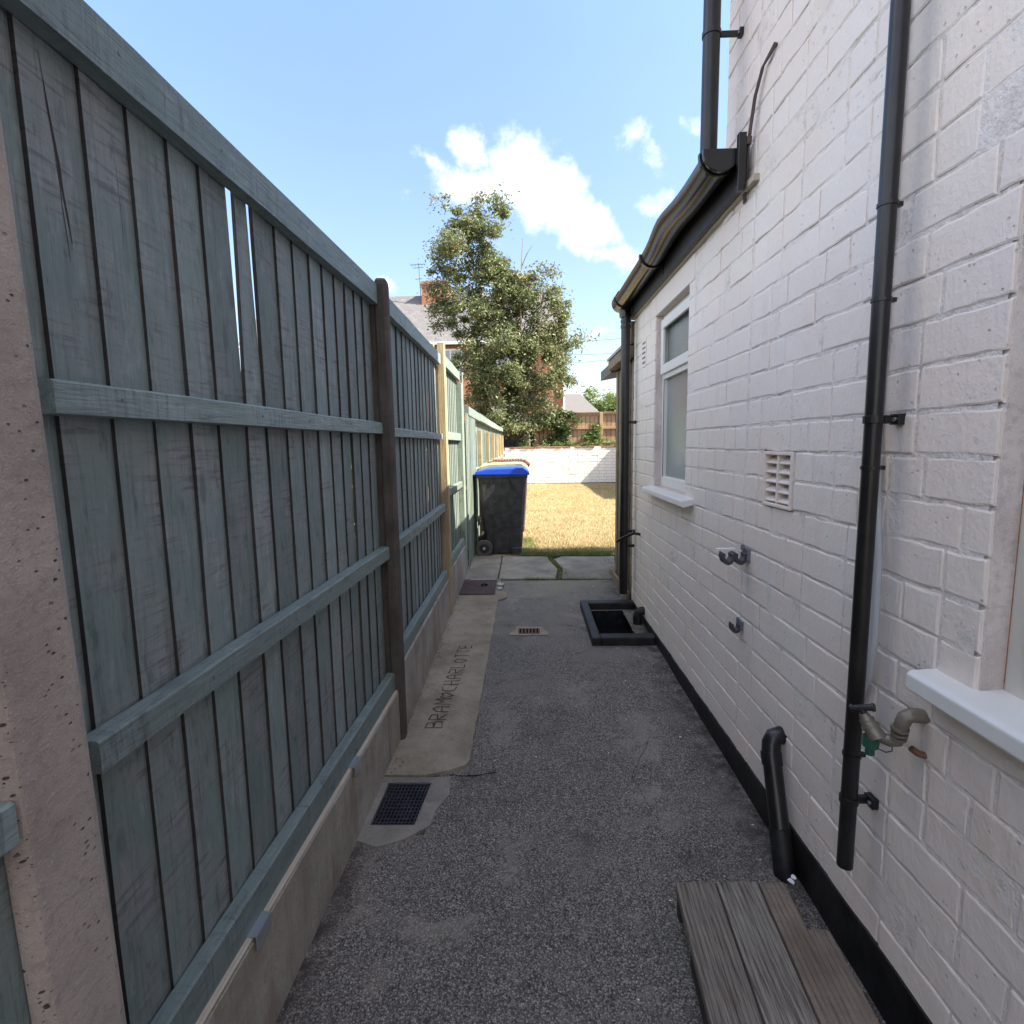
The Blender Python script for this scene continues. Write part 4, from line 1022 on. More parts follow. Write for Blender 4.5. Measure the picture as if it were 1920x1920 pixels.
for (y, z) in ((.93, 1.585), (1.40, 1.582), (1.68, 1.580), (2.05, 1.585), (2.30, 1.578), (1.0, 2.17), (1.3, 2.165), (1.75, 2.17), (2.2, 2.16), (1.1, 1.015), (1.5, 1.012), (1.95, 1.01), (1.2, .385), (1.7, .39), (2.2, .38)):
    if nm_ is None:
        b = MB(); b.tube([(0, 0, 0), (.0012, 0, 0)], .0034, 8); o = b.build('nail_head', 'pewter', fence); nm_ = o.data
    else: o = bpy.data.objects.new('nail_head', nm_); COL.objects.link(o); o.parent = fence; o.matrix_parent_inverse = INV[fence.name]
    o.location = (x1r(y) + (.032 if z > 2 else .030 if z > 1.2 else .0365 if z > .8 else .034) + .0005, y, z)
# near post
b = MB(); poly = [(-.700, .648), (-.688, .648), (-.672, .660), (-.668, .760), (-.674, .776), (-.700, .776)]
b.prism(poly, -.1, 2.35, lambda u, v, w_: (u, v - .021 * w_ + .019, w_)); o = b.build('concrete_post', 'post', fence, bevel=.004); o['label'] = 'pitted concrete post closest to the camera'
b = MB(); b.add([(-.694, .671, -.05), (-.6745, .6835, -.05), (-.6745, .6835, 2.3), (-.694, .671, 2.3)], [(0, 1, 2, 3)])
# nearer panel, left of the near post
x0f = lambda y: -.708 + .035 * (y - .66)
y = -.9
while y < .66:
    fboard(x0f, y, y + .108, .36, 2.19, .012, parent=fence); y += .108
for (z0, z1, th) in ((2.11, 2.2, .02), (1.55, 1.6, .02), (.985, 1.045, .022), (.345, .43, .02)): frail(lambda y: x0f(y) + .0125, -.9, .648, z0, z1, th, parent=fence)
frail(lambda y: x0f(y) - .004, -.9, .67, -.1, .338, .045, 'gravelboard', 'gravel_board', fence, .002)
# post 1, post 2, post 3
def fpost(x0, x1, y0, y1, zt, m_, label, round_=False):
    b = MB(); c = .012 if round_ else .004
    poly = [(x0, y0), (x1 - c, y0), (x1, y0 + c), (x1, y1 - c), (x1 - c, y1), (x0, y1)]
    b.prism(poly, -.1, zt - (.03 if round_ else 0), lambda u, v, w_: (u, v, w_))
    if round_:
        cx, cy = (x0 + x1) / 2, (y0 + y1) / 2
        for (s0, s1, za, zb_) in ((1., .92, zt - .03, zt - .012), (.92, .7, zt - .012, zt)):
            A = [(cx + (u - cx) * s0, cy + (v - cy) * s0, za) for u, v in poly]; B = [(cx + (u - cx) * s1, cy + (v - cy) * s1, zb_) for u, v in poly]
            n_ = len(poly); b.add(A + B, [(i, (i + 1) % n_, n_ + (i + 1) % n_, n_ + i) for i in range(n_)] + [tuple(range(n_, 2 * n_))])
    o = b.build('post', m_, fence, bevel=.003); o['label'] = label; return o
fpost(-.640, -.588, 2.455, 2.525, 2.23, 'darkpost', 'dark weathered brown post with a rounded top', True)
fpost(-.640, -.587, 4.20, 4.28, 2.27, 'timber', 'pale new timber post, sunlit at the top')
b = MB(); b.box(-.72, -.668, 4.20, 4.27, 1.9, 2.262); b.build('post_block', 'timber', fence, bevel=.002)
fpost(-.655, -.590, 5.37, 5.44, 2.10, 'green', 'green-painted post at the far end of the tall panels')
b = MB(); b.box(-.668, -.6415, 2.462, 2.53, -.05, 2.12); b.build('post_cheek', 'darkpost', fence, bevel=.003)
b = MB(); b.box(-.668, -.6415, 4.21, 4.275, -.05, 2.10); b.build('post_cheek', 'timber', fence, bevel=.003)
# section 2
x2f = lambda y: -.655
y = 2.54; i = 0
while y < 4.185:
    w_ = .118 + R_(-.006, .006); ov = .012 if rnd.random() < .5 else R_(-.010, .004)
    fboard(x2f, y, min(y + w_, 4.185), .50, 2.17, ov, wob=.0042, parent=fence, th=.0085, m_=('fence', 'tedge'), xo=R_(-.003, .003)); y += w_; i += 1
for (z0, z1, th, nm) in ((2.105, 2.185, .030, 'rail'), (1.545, 1.59, .028, 'rail'), (.995, 1.05, .034, 'rail'), (.455, .525, .034, 'rail')):
    frail(lambda y: x2f(y) + .0125, 2.50, 4.19, z0, z1, th, parent=fence, name=nm, wob=.006)
frail(lambda y: x2f(y) - .03, 2.5, 4.19, 2.186, 2.205, .05, parent=fence, name='capping')
frail(lambda y: x2f(y) - .004, 2.5, 4.20, .05, .45, .060, 'gravelboard', 'gravel_board', fence, .002)
# section 3
x3f = lambda y: -.648
y = 4.285
while y < 5.36:
    w_ = .118 + R_(-.005, .005); fboard(x3f, y, min(y + w_, 5.365), .54, 2.2, .008, wob=.002, th=.008, m_=('green', 'gedge'), parent=fence); y += w_
for (z0, z1, th, nm) in ((2.12, 2.205, .030, 'rail'), (1.545, 1.61, .028, 'rail'), (1.09, 1.145, .03, 'rail'), (.50, .575, .034, 'rail')):
    frail(lambda y: x3f(y) + .0125, 4.28, 5.37, z0, z1, th, 'green', parent=fence, name=nm, wob=.004)
frail(lambda y: x3f(y) - .004, 4.28, 5.38, .05, .50, .058, 'gravelboard', 'gravel_board', fence, .002)
# tall cover boards at the end
fboard(lambda y: -.600, 5.445, 5.60, .18, 2.2, 0, wob=.001, m_=('green', 'gedge'), parent=fence, th=.010)

# lower fence
lf = thing('board_fence', (-.62, 10, .2), 'lower pale green board fence with unpainted timber posts running down the lawn', 'fence')
y = 5.605
while y < 6.70:
    fboard(lambda y: -.590, y, y + .145, .17, 1.83, .006, wob=.0012, m_=('green', 'gedge'), parent=lf, th=.007); y += .145
xlf = lambda y: -.655
y = 6.76
while y < 16.0:
    fboard(xlf, y, y + .15, .2, 1.86 + .006 * (y - 6), .008, wob=.002, th=.007, m_=('green', 'gedge'), parent=lf, nseg=3); y += .15
y = 5.9
while y < 15.9:
    y2 = min(y + R_(1.55, 1.8), 16.0); dz_ = R_(-.015, .02); frail(lambda yy: -.628, y, y2 - .015, 1.80 + .008 * (y - 6) + dz_, 1.90 + .008 * (y - 6) + dz_, .05, 'green', 'capping', lf, .004); y = y2
frail(lambda yy: xlf(yy) + .0165, 6.7, 16, 1.12, 1.20, .03, 'green', 'rail', lf); frail(lambda yy: xlf(yy) + .0165, 6.7, 16, .42, .5, .03, 'green', 'rail', lf)
for k, y in enumerate((7.55, 9.25, 10.95, 12.65, 14.3, 15.9)):
    b = MB(); zt = 1.70 + .012 * k; b.box(-.665 + .04, -.575, y, y + .09, .1, zt); b.build('post', 'timber', lf, bevel=.004)
# ------------------------------------------------------------------ bins
def bin_(name, x0, y0, lidmat, label, hh=.95, lidz=None, ribbed=False):
    e = thing(name, (x0, y0, .205), label, 'wheelie bin', 'wheelie bins in a row by the fence'); zb = .205
    d, w_ = .57, .48                                       # d along x, w along y
    b = MB()
    def ring(t, z): # t taper
        xa, xb = x0 + .085 * (1 - t), x0 + d - .07 * (1 - t); ya, yb = y0 + .035 * (1 - t), y0 + w_ - .035 * (1 - t)
        c = .035; return [(xa + c, ya, z), (xb - c, ya, z), (xb, ya + c, z), (xb, yb - c, z), (xb - c, yb, z), (xa + c, yb, z), (xa, yb - c, z), (xa, ya + c, z)]
    zs_ = [(0, zb + .02), (.12, zb + .1), (.45, zb + .42), (.8, zb + .76), (.97, zb + hh - .03), (1, zb + hh)]
    rr = [ring(t, z) for t, z in zs_]; vs = [p for r in rr for p in r]
    fs = [(k * 8 + i, k * 8 + (i + 1) % 8, (k + 1) * 8 + (i + 1) % 8, (k + 1) * 8 + i) for k in range(len(rr) - 1) for i in range(8)] + [tuple(range(8))[::-1]]
    b.add(vs, fs); b.build('bin_body', 'binblack', e, bevel=.01)
    # rim and gussets
    b = MB(); b.box(x0 - .012, x0 + d + .012, y0 - .012, y0 + w_ + .012, zb + hh - .035, zb + hh); b.build('rim', 'binblack', e, bevel=.008)
    for k in range(3):
        b = MB(); b.box(x0 + .16 + k * .10, x0 + .166 + k * .10, y0 - .008, y0 + .02, zb + hh - .11, zb + hh - .035); b.build('gusset', 'binblack', e)
    b = MB(); b.hexa([(x0 + d - .12, y0 - .008, zb + hh - .19), (x0 + d - .07, y0 - .008, zb + hh - .19), (x0 + d - .07, y0 + .03, zb + hh - .19), (x0 + d - .12, y0 + .03, zb + hh - .19), (x0 + d - .2, y0 - .01, zb + hh - .036), (x0 + d, y0 - .01, zb + hh - .036), (x0 + d, y0 + .03, zb + hh - .036), (x0 + d - .2, y0 + .03, zb + hh - .036)])
    b.build('corner_web', 'binblack', e, bevel=.002)
    for xx in (x0 + .175, x0 + .36):
        b = MB(); b.hexa([(xx, y0 + .012, zb + .03), (xx + .012, y0 + .012, zb + .03), (xx + .012, y0 + .05, zb + .03), (xx, y0 + .05, zb + .03), (xx, y0 + .006, zb + .55), (xx + .012, y0 + .006, zb + .55), (xx + .012, y0 + .04, zb + .55), (xx, y0 + .04, zb + .55)]); b.build('rib', 'binblack', e, bevel=.002)
    # lid : domed with lip and recess
    b = MB(); z0 = zb + hh + .001; poly = [(x0 - .035, z0), (x0 + d + .03, z0 - .008), (x0 + d + .035, z0 + .018), (x0 + d - .01, z0 + .055), (x0 + d - .05, z0 + .075), (x0 + d - .14, z0 + .078), (x0 + .12, z0 + .072), (x0 - .01, z0 + .045)]
    b.prism(poly, y0 - .02, y0 + w_ + .02, lambda u, v, w2: (u, w2, v)); lo = b.build('lid', lidmat, e, bevel=.012); sub_tris(lo)
    b = MB(); b.box(x0 + d - .11, x0 + d - .035, y0 - .022, y0 + w_ + .0, z0 + .052, z0 + .0745)
    if ribbed:
        for k in range(12): b.box(x0 + .02 + k * .04, x0 + .04 + k * .04, y0 - .021, y0 + w_ + .02, z0 + .068, z0 + .085)
    b.build('lid_lip', lidmat, lo, bevel=.003)
    b = MB(); b.tube([(x0 - .045, y0 + .04, z0 - .01), (x0 - .045, y0 + w_ - .04, z0 - .01)], .014, 10); b.build('handle', 'binblack', e, smooth=True)
    for yy in (y0 + .005, y0 + w_ - .005):
        b = MB(); cx, cz = x0 + .065, zb + .098
        b.tube([(cx, yy - .022, cz), (cx, yy + .022, cz)], .098, 28); wl = b.build('wheel', 'tyre', e, bevel=.008); sub_tris(wl)
        b = MB(); b.tube([(cx, yy - .024, cz), (cx, yy + .024, cz)], .058, 20); b.build('rim', 'blackplastic', wl, bevel=.004)
        b = MB(); b.tube([(cx, yy - .029, cz), (cx, yy + .029, cz)], .016, 12); b.build('hub', 'greyplastic', wl)
    b = MB(); b.hexa([(x0 + .40, y0 + .0, zb + .005), (x0 + .50, y0 + .0, zb + .005), (x0 + .50, y0 + .06, zb + .005), (x0 + .40, y0 + .06, zb + .005), (x0 + .38, y0 + .0, zb + .10), (x0 + .50, y0 + .0, zb + .10), (x0 + .50, y0 + .06, zb + .10), (x0 + .38, y0 + .06, zb + .10)]); b.build('foot', 'binblack', e, bevel=.008)
bin_('wheelie_bin', -.535, 6.24, 'binblue', 'dark wheelie bin with a bright blue lid', .95)
bin_('wheelie_bin', -.545, 7.0, 'binolive', 'wheelie bin with a pale olive lid, just behind the blue-lidded bin', .98)
bin_('wheelie_bin', -.50, 7.95, 'binbrown', 'wheelie bin with a ribbed reddish-brown lid, farthest of the three', 1.0, ribbed=True)

# ------------------------------------------------------------------ lean-to and outhouse beyond the extension
lt_ = thing('timber_lean_to', (1.0, 4.95, .16), 'weathered vertical-board lean-to between the extension and the white outhouse', 'lean-to')
y = 4.53
k = 0
while y < 5.33:
    b = MB(); xx = HX + .012 + (k % 2) * .012; b.hexa([(xx, y, g(y) - .02), (xx + .02, y, g(y) - .02), (xx + .02, y + .092, g(y) - .02), (xx, y + .092, g(y) - .02), (xx, y, 2.17), (xx + .02, y, 2.17), (xx + .02, y + .092, 2.17), (xx, y + .092, 2.17)])
    b.build('board', 'oldwood', lt_, bevel=.003); y += .10; k += 1
b = MB(); b.box(HX + .05, 2.2, 4.52, 5.435, -.1, 2.25); b.build('sun_block_core', 'edge', lt_)  # unseen solid core added to stop stray sun under the lean-to roof
b = MB(); b.box(HX - .04, HX - .012, 4.53, 5.42, g(5) - .02, g(5) + .075); b.build('rail', 'oldwood', lt_, bevel=.004)
b = MB(); b.box(HX - .07, HX + .012, 4.10 + .42, 5.40, 2.19, 2.275); b.build('eaves_beam', 'oldwood', lt_, bevel=.006)
b = MB(); b.hexa([(HX - .08, 4.52, 2.277), (2.2, 4.52, 2.6), (2.2, 5.42, 2.6), (HX - .08, 5.42, 2.277), (HX - .08, 4.52, 2.30), (2.2, 4.52, 2.64), (2.2, 5.42, 2.64), (HX - .08, 5.42, 2.30)]); b.build('roof', 'leadgrey', lt_)
b = MB(); b.box(HX - .028, HX + .01, 4.50, 4.56, 2.30, 2.46); b.build('bracket', 'oldwood', lt_, bevel=.004)
oh = thing('white_outhouse', (2, 5.7, .2), 'narrow white-painted brick outhouse end beyond the lean-to', 'outhouse')
b = MB(); b.box(1.035, 3.2, 5.44, 6.06, -.1, 2.17); b.build('wall', 'wall', oh, bevel=.004)
b = MB(); b.hexa([(.86, 5.43, 2.175), (3.3, 5.43, 2.6), (3.3, 6.12, 2.6), (.86, 6.12, 2.175), (.86, 5.43, 2.27), (3.3, 5.43, 2.7), (3.3, 6.12, 2.7), (.86, 6.12, 2.27)]); b.build('roof', 'slatecol', oh)
b = MB(); b.box(.985, 1.034, 5.50, 5.56, 1.08, 1.14); b.tube([(.99, 5.53, 1.12), (.975, 5.53, 1.05)], .012, 8); b.build('latch', 'blackplastic', oh)
# unseen wing added to cast the upright shade edge on the fence
nh = thing('added_shade_house', (4, 0, 0), 'unseen red brick wing, added to shade the fence', 'house')
b = MB(); b.box(2.1, 6.5, 2.60, 3.28, -.1, 5.5); b.build('added_rear_wing', 'redbrick', nh)
b = MB(); b.hexa([(2.0, 2.6, 5.51), (6.6, 2.6, 5.51), (6.6, 3.31, 5.51), (2.0, 3.31, 5.51), (2.6, 2.6, 5.9), (6, 2.6, 5.9), (6, 3.1, 5.9), (2.6, 3.1, 5.9)]); b.build('roof', 'slates', nh)
# unseen block added right of the lawn to shade the retaining wall
gr = thing('added_shade_garage', (6, 15, 0), 'unseen low brick garage, added to shade the retaining wall', 'garage')
b = MB(); b.box(3.92, 7.5, 12.2, 17.6, -.1, 2.25); b.build('wall', 'redbrick', gr)
b = MB(); b.hexa([(3.82, 12.1, 2.252), (7.6, 12.1, 2.6), (7.6, 17.8, 2.6), (3.82, 17.8, 2.252), (3.82, 12.1, 2.35), (7.6, 12.1, 2.7), (7.6, 17.8, 2.7), (3.82, 17.8, 2.35)]); b.build('roof', 'slatecol', gr)

# ------------------------------------------------------------------ retaining wall
rw = thing('retaining_wall', (1.5, 17.9, .2), 'low white-painted brick retaining wall at the end of the lawn', 'wall')
b = MB(); b.box(-.66, 8, 17.815, 18.05, -.2, 1.345); b.build('wall_core', 'rwjoint', rw)
cr = .0985; bricks = []
row = 0; z = .215
while z < 1.34:
    x = -.66 - (.06 if row % 2 else .0) - .0
    while x < 4.7:
        L_ = .236 if (row % 4) else .236
        bricks.append((x + (.118 if row % 2 else 0), z)); x += L_
    z += cr; row += 1
bricks.sort(key=lambda p: abs(p[0] - 1.4)); bst = MB(); bmv = [brick_mesh(.226, cr - .010, 900 + i, .06, pil=.003) for i in range(6)]; msh = {}
for i, (x, z) in enumerate(bricks):
    k = rnd.randrange(6); dy = rnd.gauss(0, .002)
    if i < 260:
        if k not in msh: o = bmv[k].build('brick', 'rwpaint', rw); msh[k] = o.data
        else: o = bpy.data.objects.new('brick', msh[k]); COL.objects.link(o); o.parent = rw; o.matrix_parent_inverse = INV[rw.name]
        o.rotation_euler = (0, 0, PI / 2); o.location = (x + .23, 17.80 + dy, z)
    else: bst.add([(x + .23 - v[1], 17.80 + dy + v[0], z + v[2]) for v in bmv[k].v], bmv[k].f)
if bst.v: tag(bst.build('brickwork', 'rwpaint', rw), kind='stuff')
# brick coping
x = -.66; cm_ = [brick_mesh(.20, .062, 300 + i, .22, pil=.008) for i in range(4)]; msh = {}
while x < 4.6:
    k = rnd.randrange(4)
    if k not in msh: o = cm_[k].build('coping_brick', 'brickpiece', rw); msh[k] = o.data
    else: o = bpy.data.objects.new('coping_brick', msh[k]); COL.objects.link(o); o.parent = rw; o.matrix_parent_inverse = INV[rw.name]
    o.rotation_euler = (R_(-.03, .03), R_(-.03, .03), PI / 2); o.location = (x + .205, 17.79 + R_(-.012, .012), 1.346 + R_(0, .006)); x += .212
b = MB(); b.box(-.6, 4.6, 17.765, 17.80, .14, .232); b.build('wall_footing', 'slatecol', rw, bevel=.004)
b = MB(); b.tube([(-.2 + i * .25, 17.74, .222 + .006 * math.sin(i * 1.3)) for i in range(17)], .013, 6); o = b.build('garden_hose', 'blackplastic', smooth=True); tag(o, 'thin black hose lying along the foot of the retaining wall', 'hose')

# ------------------------------------------------------------------ far fence
ff = thing('timber_fence', (1.8, 18.95, 1.4), 'brown timber back fence above the retaining wall, right half', 'fence')
fd = thing('board_fence', (-1.2, 19.1, 1.4), 'dark grey board fence above the retaining wall, under the tree', 'fence')
def farboards(parent, x0, x1, y, z0, z1, m_, pitch=.145):
    x = x0
    while x < x1:
        b = MB(); w_ = pitch - .014; b.box(x, x + w_, y + R_(-.004, .004), y + .022, z0, z1 + R_(-.012, .012)); b.build('board', m_, parent, bevel=.003); x += pitch
    b = MB(); b.box(x0, x1, y + .024, y + .03, z0, z1 - .03); b.build('backing', 'edge', parent)
farboards(ff, .42, 4.6, 18.95, 1.40, 2.48, 'brownwood')
for xx in (.38, 2.62, 4.5): b = MB(); b.box(xx, xx + .11, 18.86, 18.95, 1.38, 2.53); b.build('post', 'brownwood', ff, bevel=.006)
for (za, zb_) in ((2.47, 2.53), (1.98, 2.06), (1.50, 1.56)): b = MB(); b.box(.42, 4.6, 18.895, 18.945, za, zb_); b.build('rail', 'brownwood', ff, bevel=.004)
b = MB(); b.box(.40, 4.6, 18.88, 19.0, 2.532, 2.556); b.build('capping', 'brownwood', ff)
farboards(fd, -9., .36, 19.1, 1.40, 2.34, 'greywood')

# ------------------------------------------------------------------ vegetation
def leaf_cloud(b, centers, n_, size, seed, sp=(.12, .30), hang=0., dens=26):
    r = random.Random(seed); tot = sum(c[3] * c[4] * c[5] for c in centers)
    for c in centers:
        k = int(n_ * c[3] * c[4] * c[5] / tot)
        # sub-clumps give an uneven outline and gaps
        ncl = max(4, int(dens * (c[3] * c[5]) ** .7)); cl = []
        for _ in range(ncl):
            while True:
                v = Vector((r.uniform(-1, 1), r.uniform(-1, 1), r.uniform(-1, 1)))
                if .25 < v.length < 1: break
            cl.append((c[0] + v.x * c[3], c[1] + v.y * c[4], c[2] + v.z * c[5], r.uniform(*sp)))
        for _ in range(k):
            q = cl[r.randrange(ncl)]; s_ = q[3]
            p = Vector((q[0] + r.gauss(0, s_), q[1] + r.gauss(0, s_), q[2] + r.gauss(0, s_ * .75)))
            a = Vector((r.gauss(0, 1), r.gauss(0, 1), r.gauss(0, .6) - hang)).normalized(); t = a.cross(Vector((r.gauss(0, 1), r.gauss(0, 1), r.gauss(0, 1)))).normalized()
            L_ = size * r.uniform(.6, 1.3); W_ = L_ * .42; m_ = p + a * L_ * .5 + Vector((0, 0, L_ * .1))
            b.add([p, m_ + t * W_ * .5, p + a * L_, m_ - t * W_ * .5], [(0, 1, 2), (0, 2, 3)])
def pw(px, py, y): return ((px - 981) * y / 1020, 1.5 + (833 - py) * y / 1020)
tr = thing('rowan_tree', (.12, 18.45, 1.4), 'tall loose green tree with reddish-brown clusters above the back wall', 'tree')
TY = 18.5; cs = []
for (px, py, rx, rz) in ((903, 440, 52, 40), (885, 500, 62, 55), (925, 500, 40, 45), (848, 470, 26, 40), (935, 545, 60, 50), (870, 590, 55, 50), (828, 575, 26, 36), (1000, 600, 66, 60), (1045, 590, 30, 42), (950, 640, 80, 60), (1058, 650, 36, 38), (900, 680, 45, 45),
                        (990, 700, 70, 50), (930, 745, 55, 42), (985, 770, 45, 40), (1050, 715, 36, 38), (1085, 642, 14, 14), (945, 415, 18, 14), (1020, 545, 28, 26), (845, 415, 18, 10), (905, 780, 35, 30), (950, 790, 45, 28), (990, 805, 34, 18), (900, 745, 40, 38), (975, 735, 50, 42), (1020, 770, 32, 34), (850, 540, 34, 34), (935, 600, 45, 40), (965, 560, 35, 35)):
    x, z = pw(px, py, TY); cs.append((x, TY + R_(-.5, .5), z, rx * TY / 1020, max(.5, rx * TY / 1020 * .9), rz * TY / 1020))
b = MB(); leaf_cloud(b, cs, 88000, .112, 3, sp=(.06, .21), hang=.5, dens=24); tag(b.build('crown', 'leaf', tr), kind='stuff')
b = MB(); base = Vector((.12, 18.45, 1.3)); b.tube([base, (.1, 18.45, 2.4), (.02, 18.5, 3.6)], [.13, .11, .09], 10)
tips = []
for (px, py, dy) in ((985, 470, 0), (905, 420, .2), (860, 560, -.3), (1060, 600, .2), (1020, 560, -.2), (930, 520, .3), (1080, 720, 0), (880, 700, -.3)):
    x, z = pw(px, py, TY); e_ = Vector((x, TY + dy, z)); s0 = Vector((.06, 18.47, 2.2 + R_(0, 1.3))); mid = s0.lerp(e_, .5) + Vector((R_(-.15, .15), R_(-.2, .2), .25)); q3 = s0.lerp(e_, .8) + Vector((R_(-.1, .1), R_(-.1, .1), .1))
    b.tube([s0, s0.lerp(mid, .5) + Vector((0, 0, .1)), mid, q3, e_], [.05, .04, .03, .02, .008], 7); tips.append((mid, e_, q3))
    for _ in range(4):
        s1 = mid.lerp(e_, R_(0, .8)); e2 = s1 + Vector((R_(-.9, .9), R_(-.6, .6), R_(.1, .9))); b.tube([s1, s1.lerp(e2, .5) + Vector((0, 0, .06)), e2], [.018, .012, .005], 5)
b.build('trunk', 'bark', tr, smooth=True)
def bush(name, cs_, n_, size, seed, m_, label, cat, stem=True, part='foliage', grp=None, sp=(.03, .08)):
    e = thing(name, (cs_[0][0], cs_[0][1], cs_[0][2] - cs_[0][5]), label, cat, grp); b = MB(); leaf_cloud(b, cs_, n_, size, seed, sp=sp, dens=60 if sp[1] < .2 else 26); tag(b.build(part, m_, e), kind='stuff')
    if stem:
        b = MB(); r = random.Random(seed)
        for _ in range(5):
            c = cs_[r.randrange(len(cs_))]; b.tube([(cs_[0][0] + r.uniform(-.1, .1), cs_[0][1], cs_[-1][2] - cs_[-1][5] * 1.1), (c[0], c[1], c[2])], [.02, .008], 5)
        b.build('stem', 'bark', e)
    return e
bush('ivy', [(1.35, 18.8, 2.2, .55, .12, .42), (1.2, 18.8, 1.75, .38, .1, .3), (1.0, 18.8, 1.6, .5, .12, .16)], 3600, .10, 11, 'ivyleaf', 'dark ivy mound spilling over the brown back fence, beside the tree', 'ivy')
bush('climber', [(2.45, 18.82, 1.95, .2, .08, .38), (2.35, 18.8, 1.6, .3, .08, .2)], 1700, .09, 12, 'brightleaf', 'narrow pale green climber on the brown back fence, by its middle post', 'climber')
bush('weeds', [(.1 + .5 * i, 18.2, 1.45, .3, .12, .07) for i in range(7)], 2200, .07, 13, 'brightleaf', 'low yellow-green weeds along the top of the retaining wall', 'weeds', False)
x, z = pw(1122, 762, 42)
t2 = bush('round_tree', [(x, 42, z, 1.5, 1.4, 1.1), (x + 1.2, 42, z - .2, 1.3, 1.2, 1.0), (x + .3, 42, z - 1.4, 2.4, 1.4, 1.0)], 12000, .2, 14, 'brightleaf', 'small rounded bright green tree in the distance above the right end of the fence', 'tree', sp=(.15, .35))
bush('hedge', [(-1.95, 2.2 + i * 1.05, 1.1, .45, .6, .85) for i in range(6)], 16000, .09, 15, 'brightleaf', 'leafy hedge in the next garden, glimpsed through fence gaps', 'hedge', sp=(.1, .25))

# ------------------------------------------------------------------ houses behind
h1 = thing('brick_house', (-5, 29, 1.4), 'red brick house with grey slate roof and tall chimneys behind the tree', 'house')
def wallbox(b, x0, x1, y0, y1, z0, z1): b.box(x0, x1, y0, y1, z0, z1)
b = MB(); b.box(-13, 1.9, 26, 33.5, 1.3, 6.25); b.build('wall', 'redbrick', h1)
b = MB(); b.add([(-13.3, 25.8, 6.22), (2.1, 25.8, 6.22), (2.1, 29.75, 9.35), (-13.3, 29.75, 9.35), (2.1, 33.7, 6.22), (-13.3, 33.7, 6.22)], [(0, 1, 2, 3), (3, 2, 4, 5)]); b.add([(1.9, 26, 6.25), (1.9, 33.5, 6.25), (1.9, 29.75, 9.2)], [(0, 1, 2)]); ro = b.build('roof', 'slates', h1); sub_tris(ro)
def chimney(x0, x1, y0, y1, z1, npot):
    b = MB(); b.box(x0, x1, y0, y1, 7.8, z1); b.box(x0 - .05, x1 + .05, y0 - .05, y1 + .05, z1 - .18, z1 - .08); c_ = b.build('chimney', 'redbrick', ro)
    p = MB()
    for i in range(npot):
        xx = x0 + (x1 - x0) * (i + .5) / npot; p.tube([(xx, (y0 + y1) / 2, z1), (xx, (y0 + y1) / 2, z1 + .18)], [.14, .12], 10); p.tube([(xx, (y0 + y1) / 2, z1 + .18), (xx, (y0 + y1) / 2, z1 + .22)], .17, 10)
    p.build('chimney_pot', 'terracotta', ro)
chimney(-5.1, -3.75, 28.9, 30.6, 9.85, 3); chimney(-.3, .5, 28.6, 30.0, 9.9, 2)
b = MB(); b.box(-13.3, 2.15, 25.68, 25.8, 6.12, 6.24); b.build('gutter', 'white', h1)
b = MB(); b.box(1.9, 1.98, 25.9, 25.99, 1.4, 6.1); b.build('downpipe', 'white', h1)
for (x0, x1, z0, z1) in ((-3.9, -2.75, 4.7, 5.95), (-8.4, -7.0, 4.5, 5.9), (-1.2, -.1, 4.5, 5.9), (-1.4, 0, 1.9, 3.4)):
    b = MB(); b.box(x0, x1, 25.94, 25.998, z0, z1); f_ = b.build('window', 'white', h1); sub_tris(f_)
    b = MB(); b.box(x0 + .08, (x0 + x1) / 2 - .04, 25.925, 25.938, z0 + .08, z1 - .08); b.box((x0 + x1) / 2 + .04, x1 - .08, 25.925, 25.938, z0 + .08, z1 - .08); b.build('pane', 'obscured', f_)
ar = MB(); ar.tube([(-5.15, 28.95, 9.0), (-5.2, 28.95, 10.75)], .018, 6)
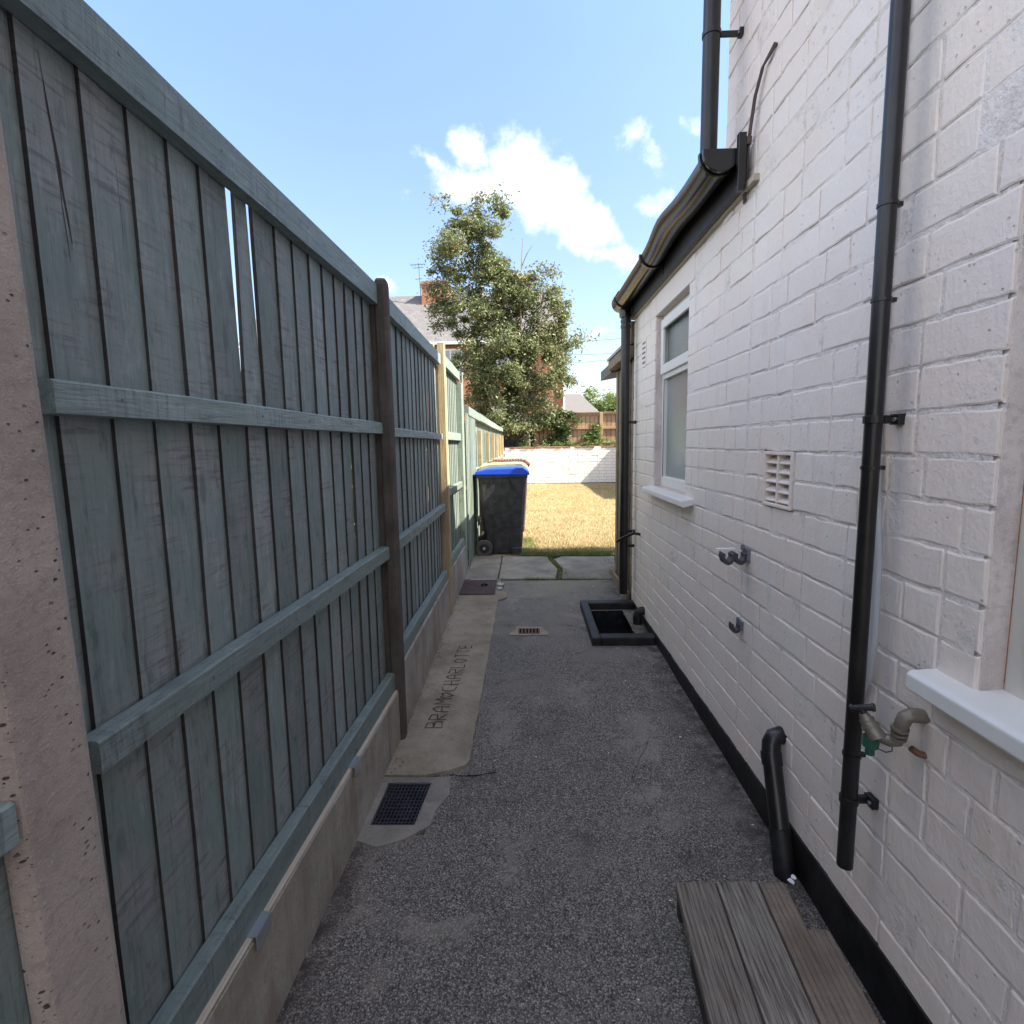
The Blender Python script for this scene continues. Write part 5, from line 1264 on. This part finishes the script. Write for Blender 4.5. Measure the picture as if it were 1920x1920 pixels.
for (z_, s_) in ((10.65, .45), (10.5, .3), (9.95, .2)): ar.tube([(-5.2 - s_, 28.95, z_), (-5.2 + s_ * .8, 28.95, z_ + .03)], .014, 5)
for k in range(5): ar.tube([(-5.55 + k * .16, 28.7, 10.66), (-5.55 + k * .16, 29.2, 10.66)], .009, 4)
ar.tube([(-4.5, 29, 9.8), (-4.62, 29, 10.5)], .01, 5); o = ar.build('tv_aerial', 'darkmetal'); tag(o, 'thin television aerial on the left chimney of the brick house', 'aerial')
# roof vent on far roof
b = MB(); b.tube([(-6.05, 27.2, 7.2), (-6.05, 27.2, 7.62)], .07, 8); b.tube([(-6.05, 27.2, 7.62), (-6.05, 27.2, 7.75)], [.12, .05], 8); b.build('vent_pipe', 'white', h1)
h2 = thing('cottage', (3.6, 38, 1.4), 'distant small house with a pale grey roof, right of the tree', 'house')
b = MB(); b.box(2.3, 6.2, 36, 41, 1.3, 3.3); b.build('wall', 'redbrick', h2)
b = MB(); b.add([(2.0, 35.8, 3.2), (5.2, 35.8, 3.2), (4.0, 38.5, 4.9), (2.6, 38.5, 4.9), (6.3, 41.2, 3.2), (2.0, 41.2, 3.2)], [(0, 1, 2, 3), (3, 2, 4, 5), (1, 4, 2)]); b.build('roof', 'slatecol', h2)
# far row so the horizon is closed
x, z = pw(1000, 800, 60)
hb = thing('tree_line', (0, 60, 1.4), 'dark green line of trees closing the view behind the houses', 'hedge')
b = MB(); leaf_cloud(b, [(-30 + i * 5.5, 62, 2.6 + (i % 3) * .4, 3.4, 1.5, 1.6) for i in range(13)], 22000, .42, 21); tag(b.build('foliage', 'ivyleaf', hb), kind='stuff')
wr = MB()
for (z0, z1) in ((7.6, 7.9), (6.9, 7.0), (6.3, 6.75)): wr.tube([(2.0, 34, z0), (4, 34, (z0 + z1) / 2 - .12), (9, 34, z1)], .012, 4)
o = wr.build('overhead_wires', 'darkmetal'); tag(o, 'three thin overhead wires crossing the sky right of the tree', 'wires')
print('objects', len(sc.objects), 'bricks', len(bl))
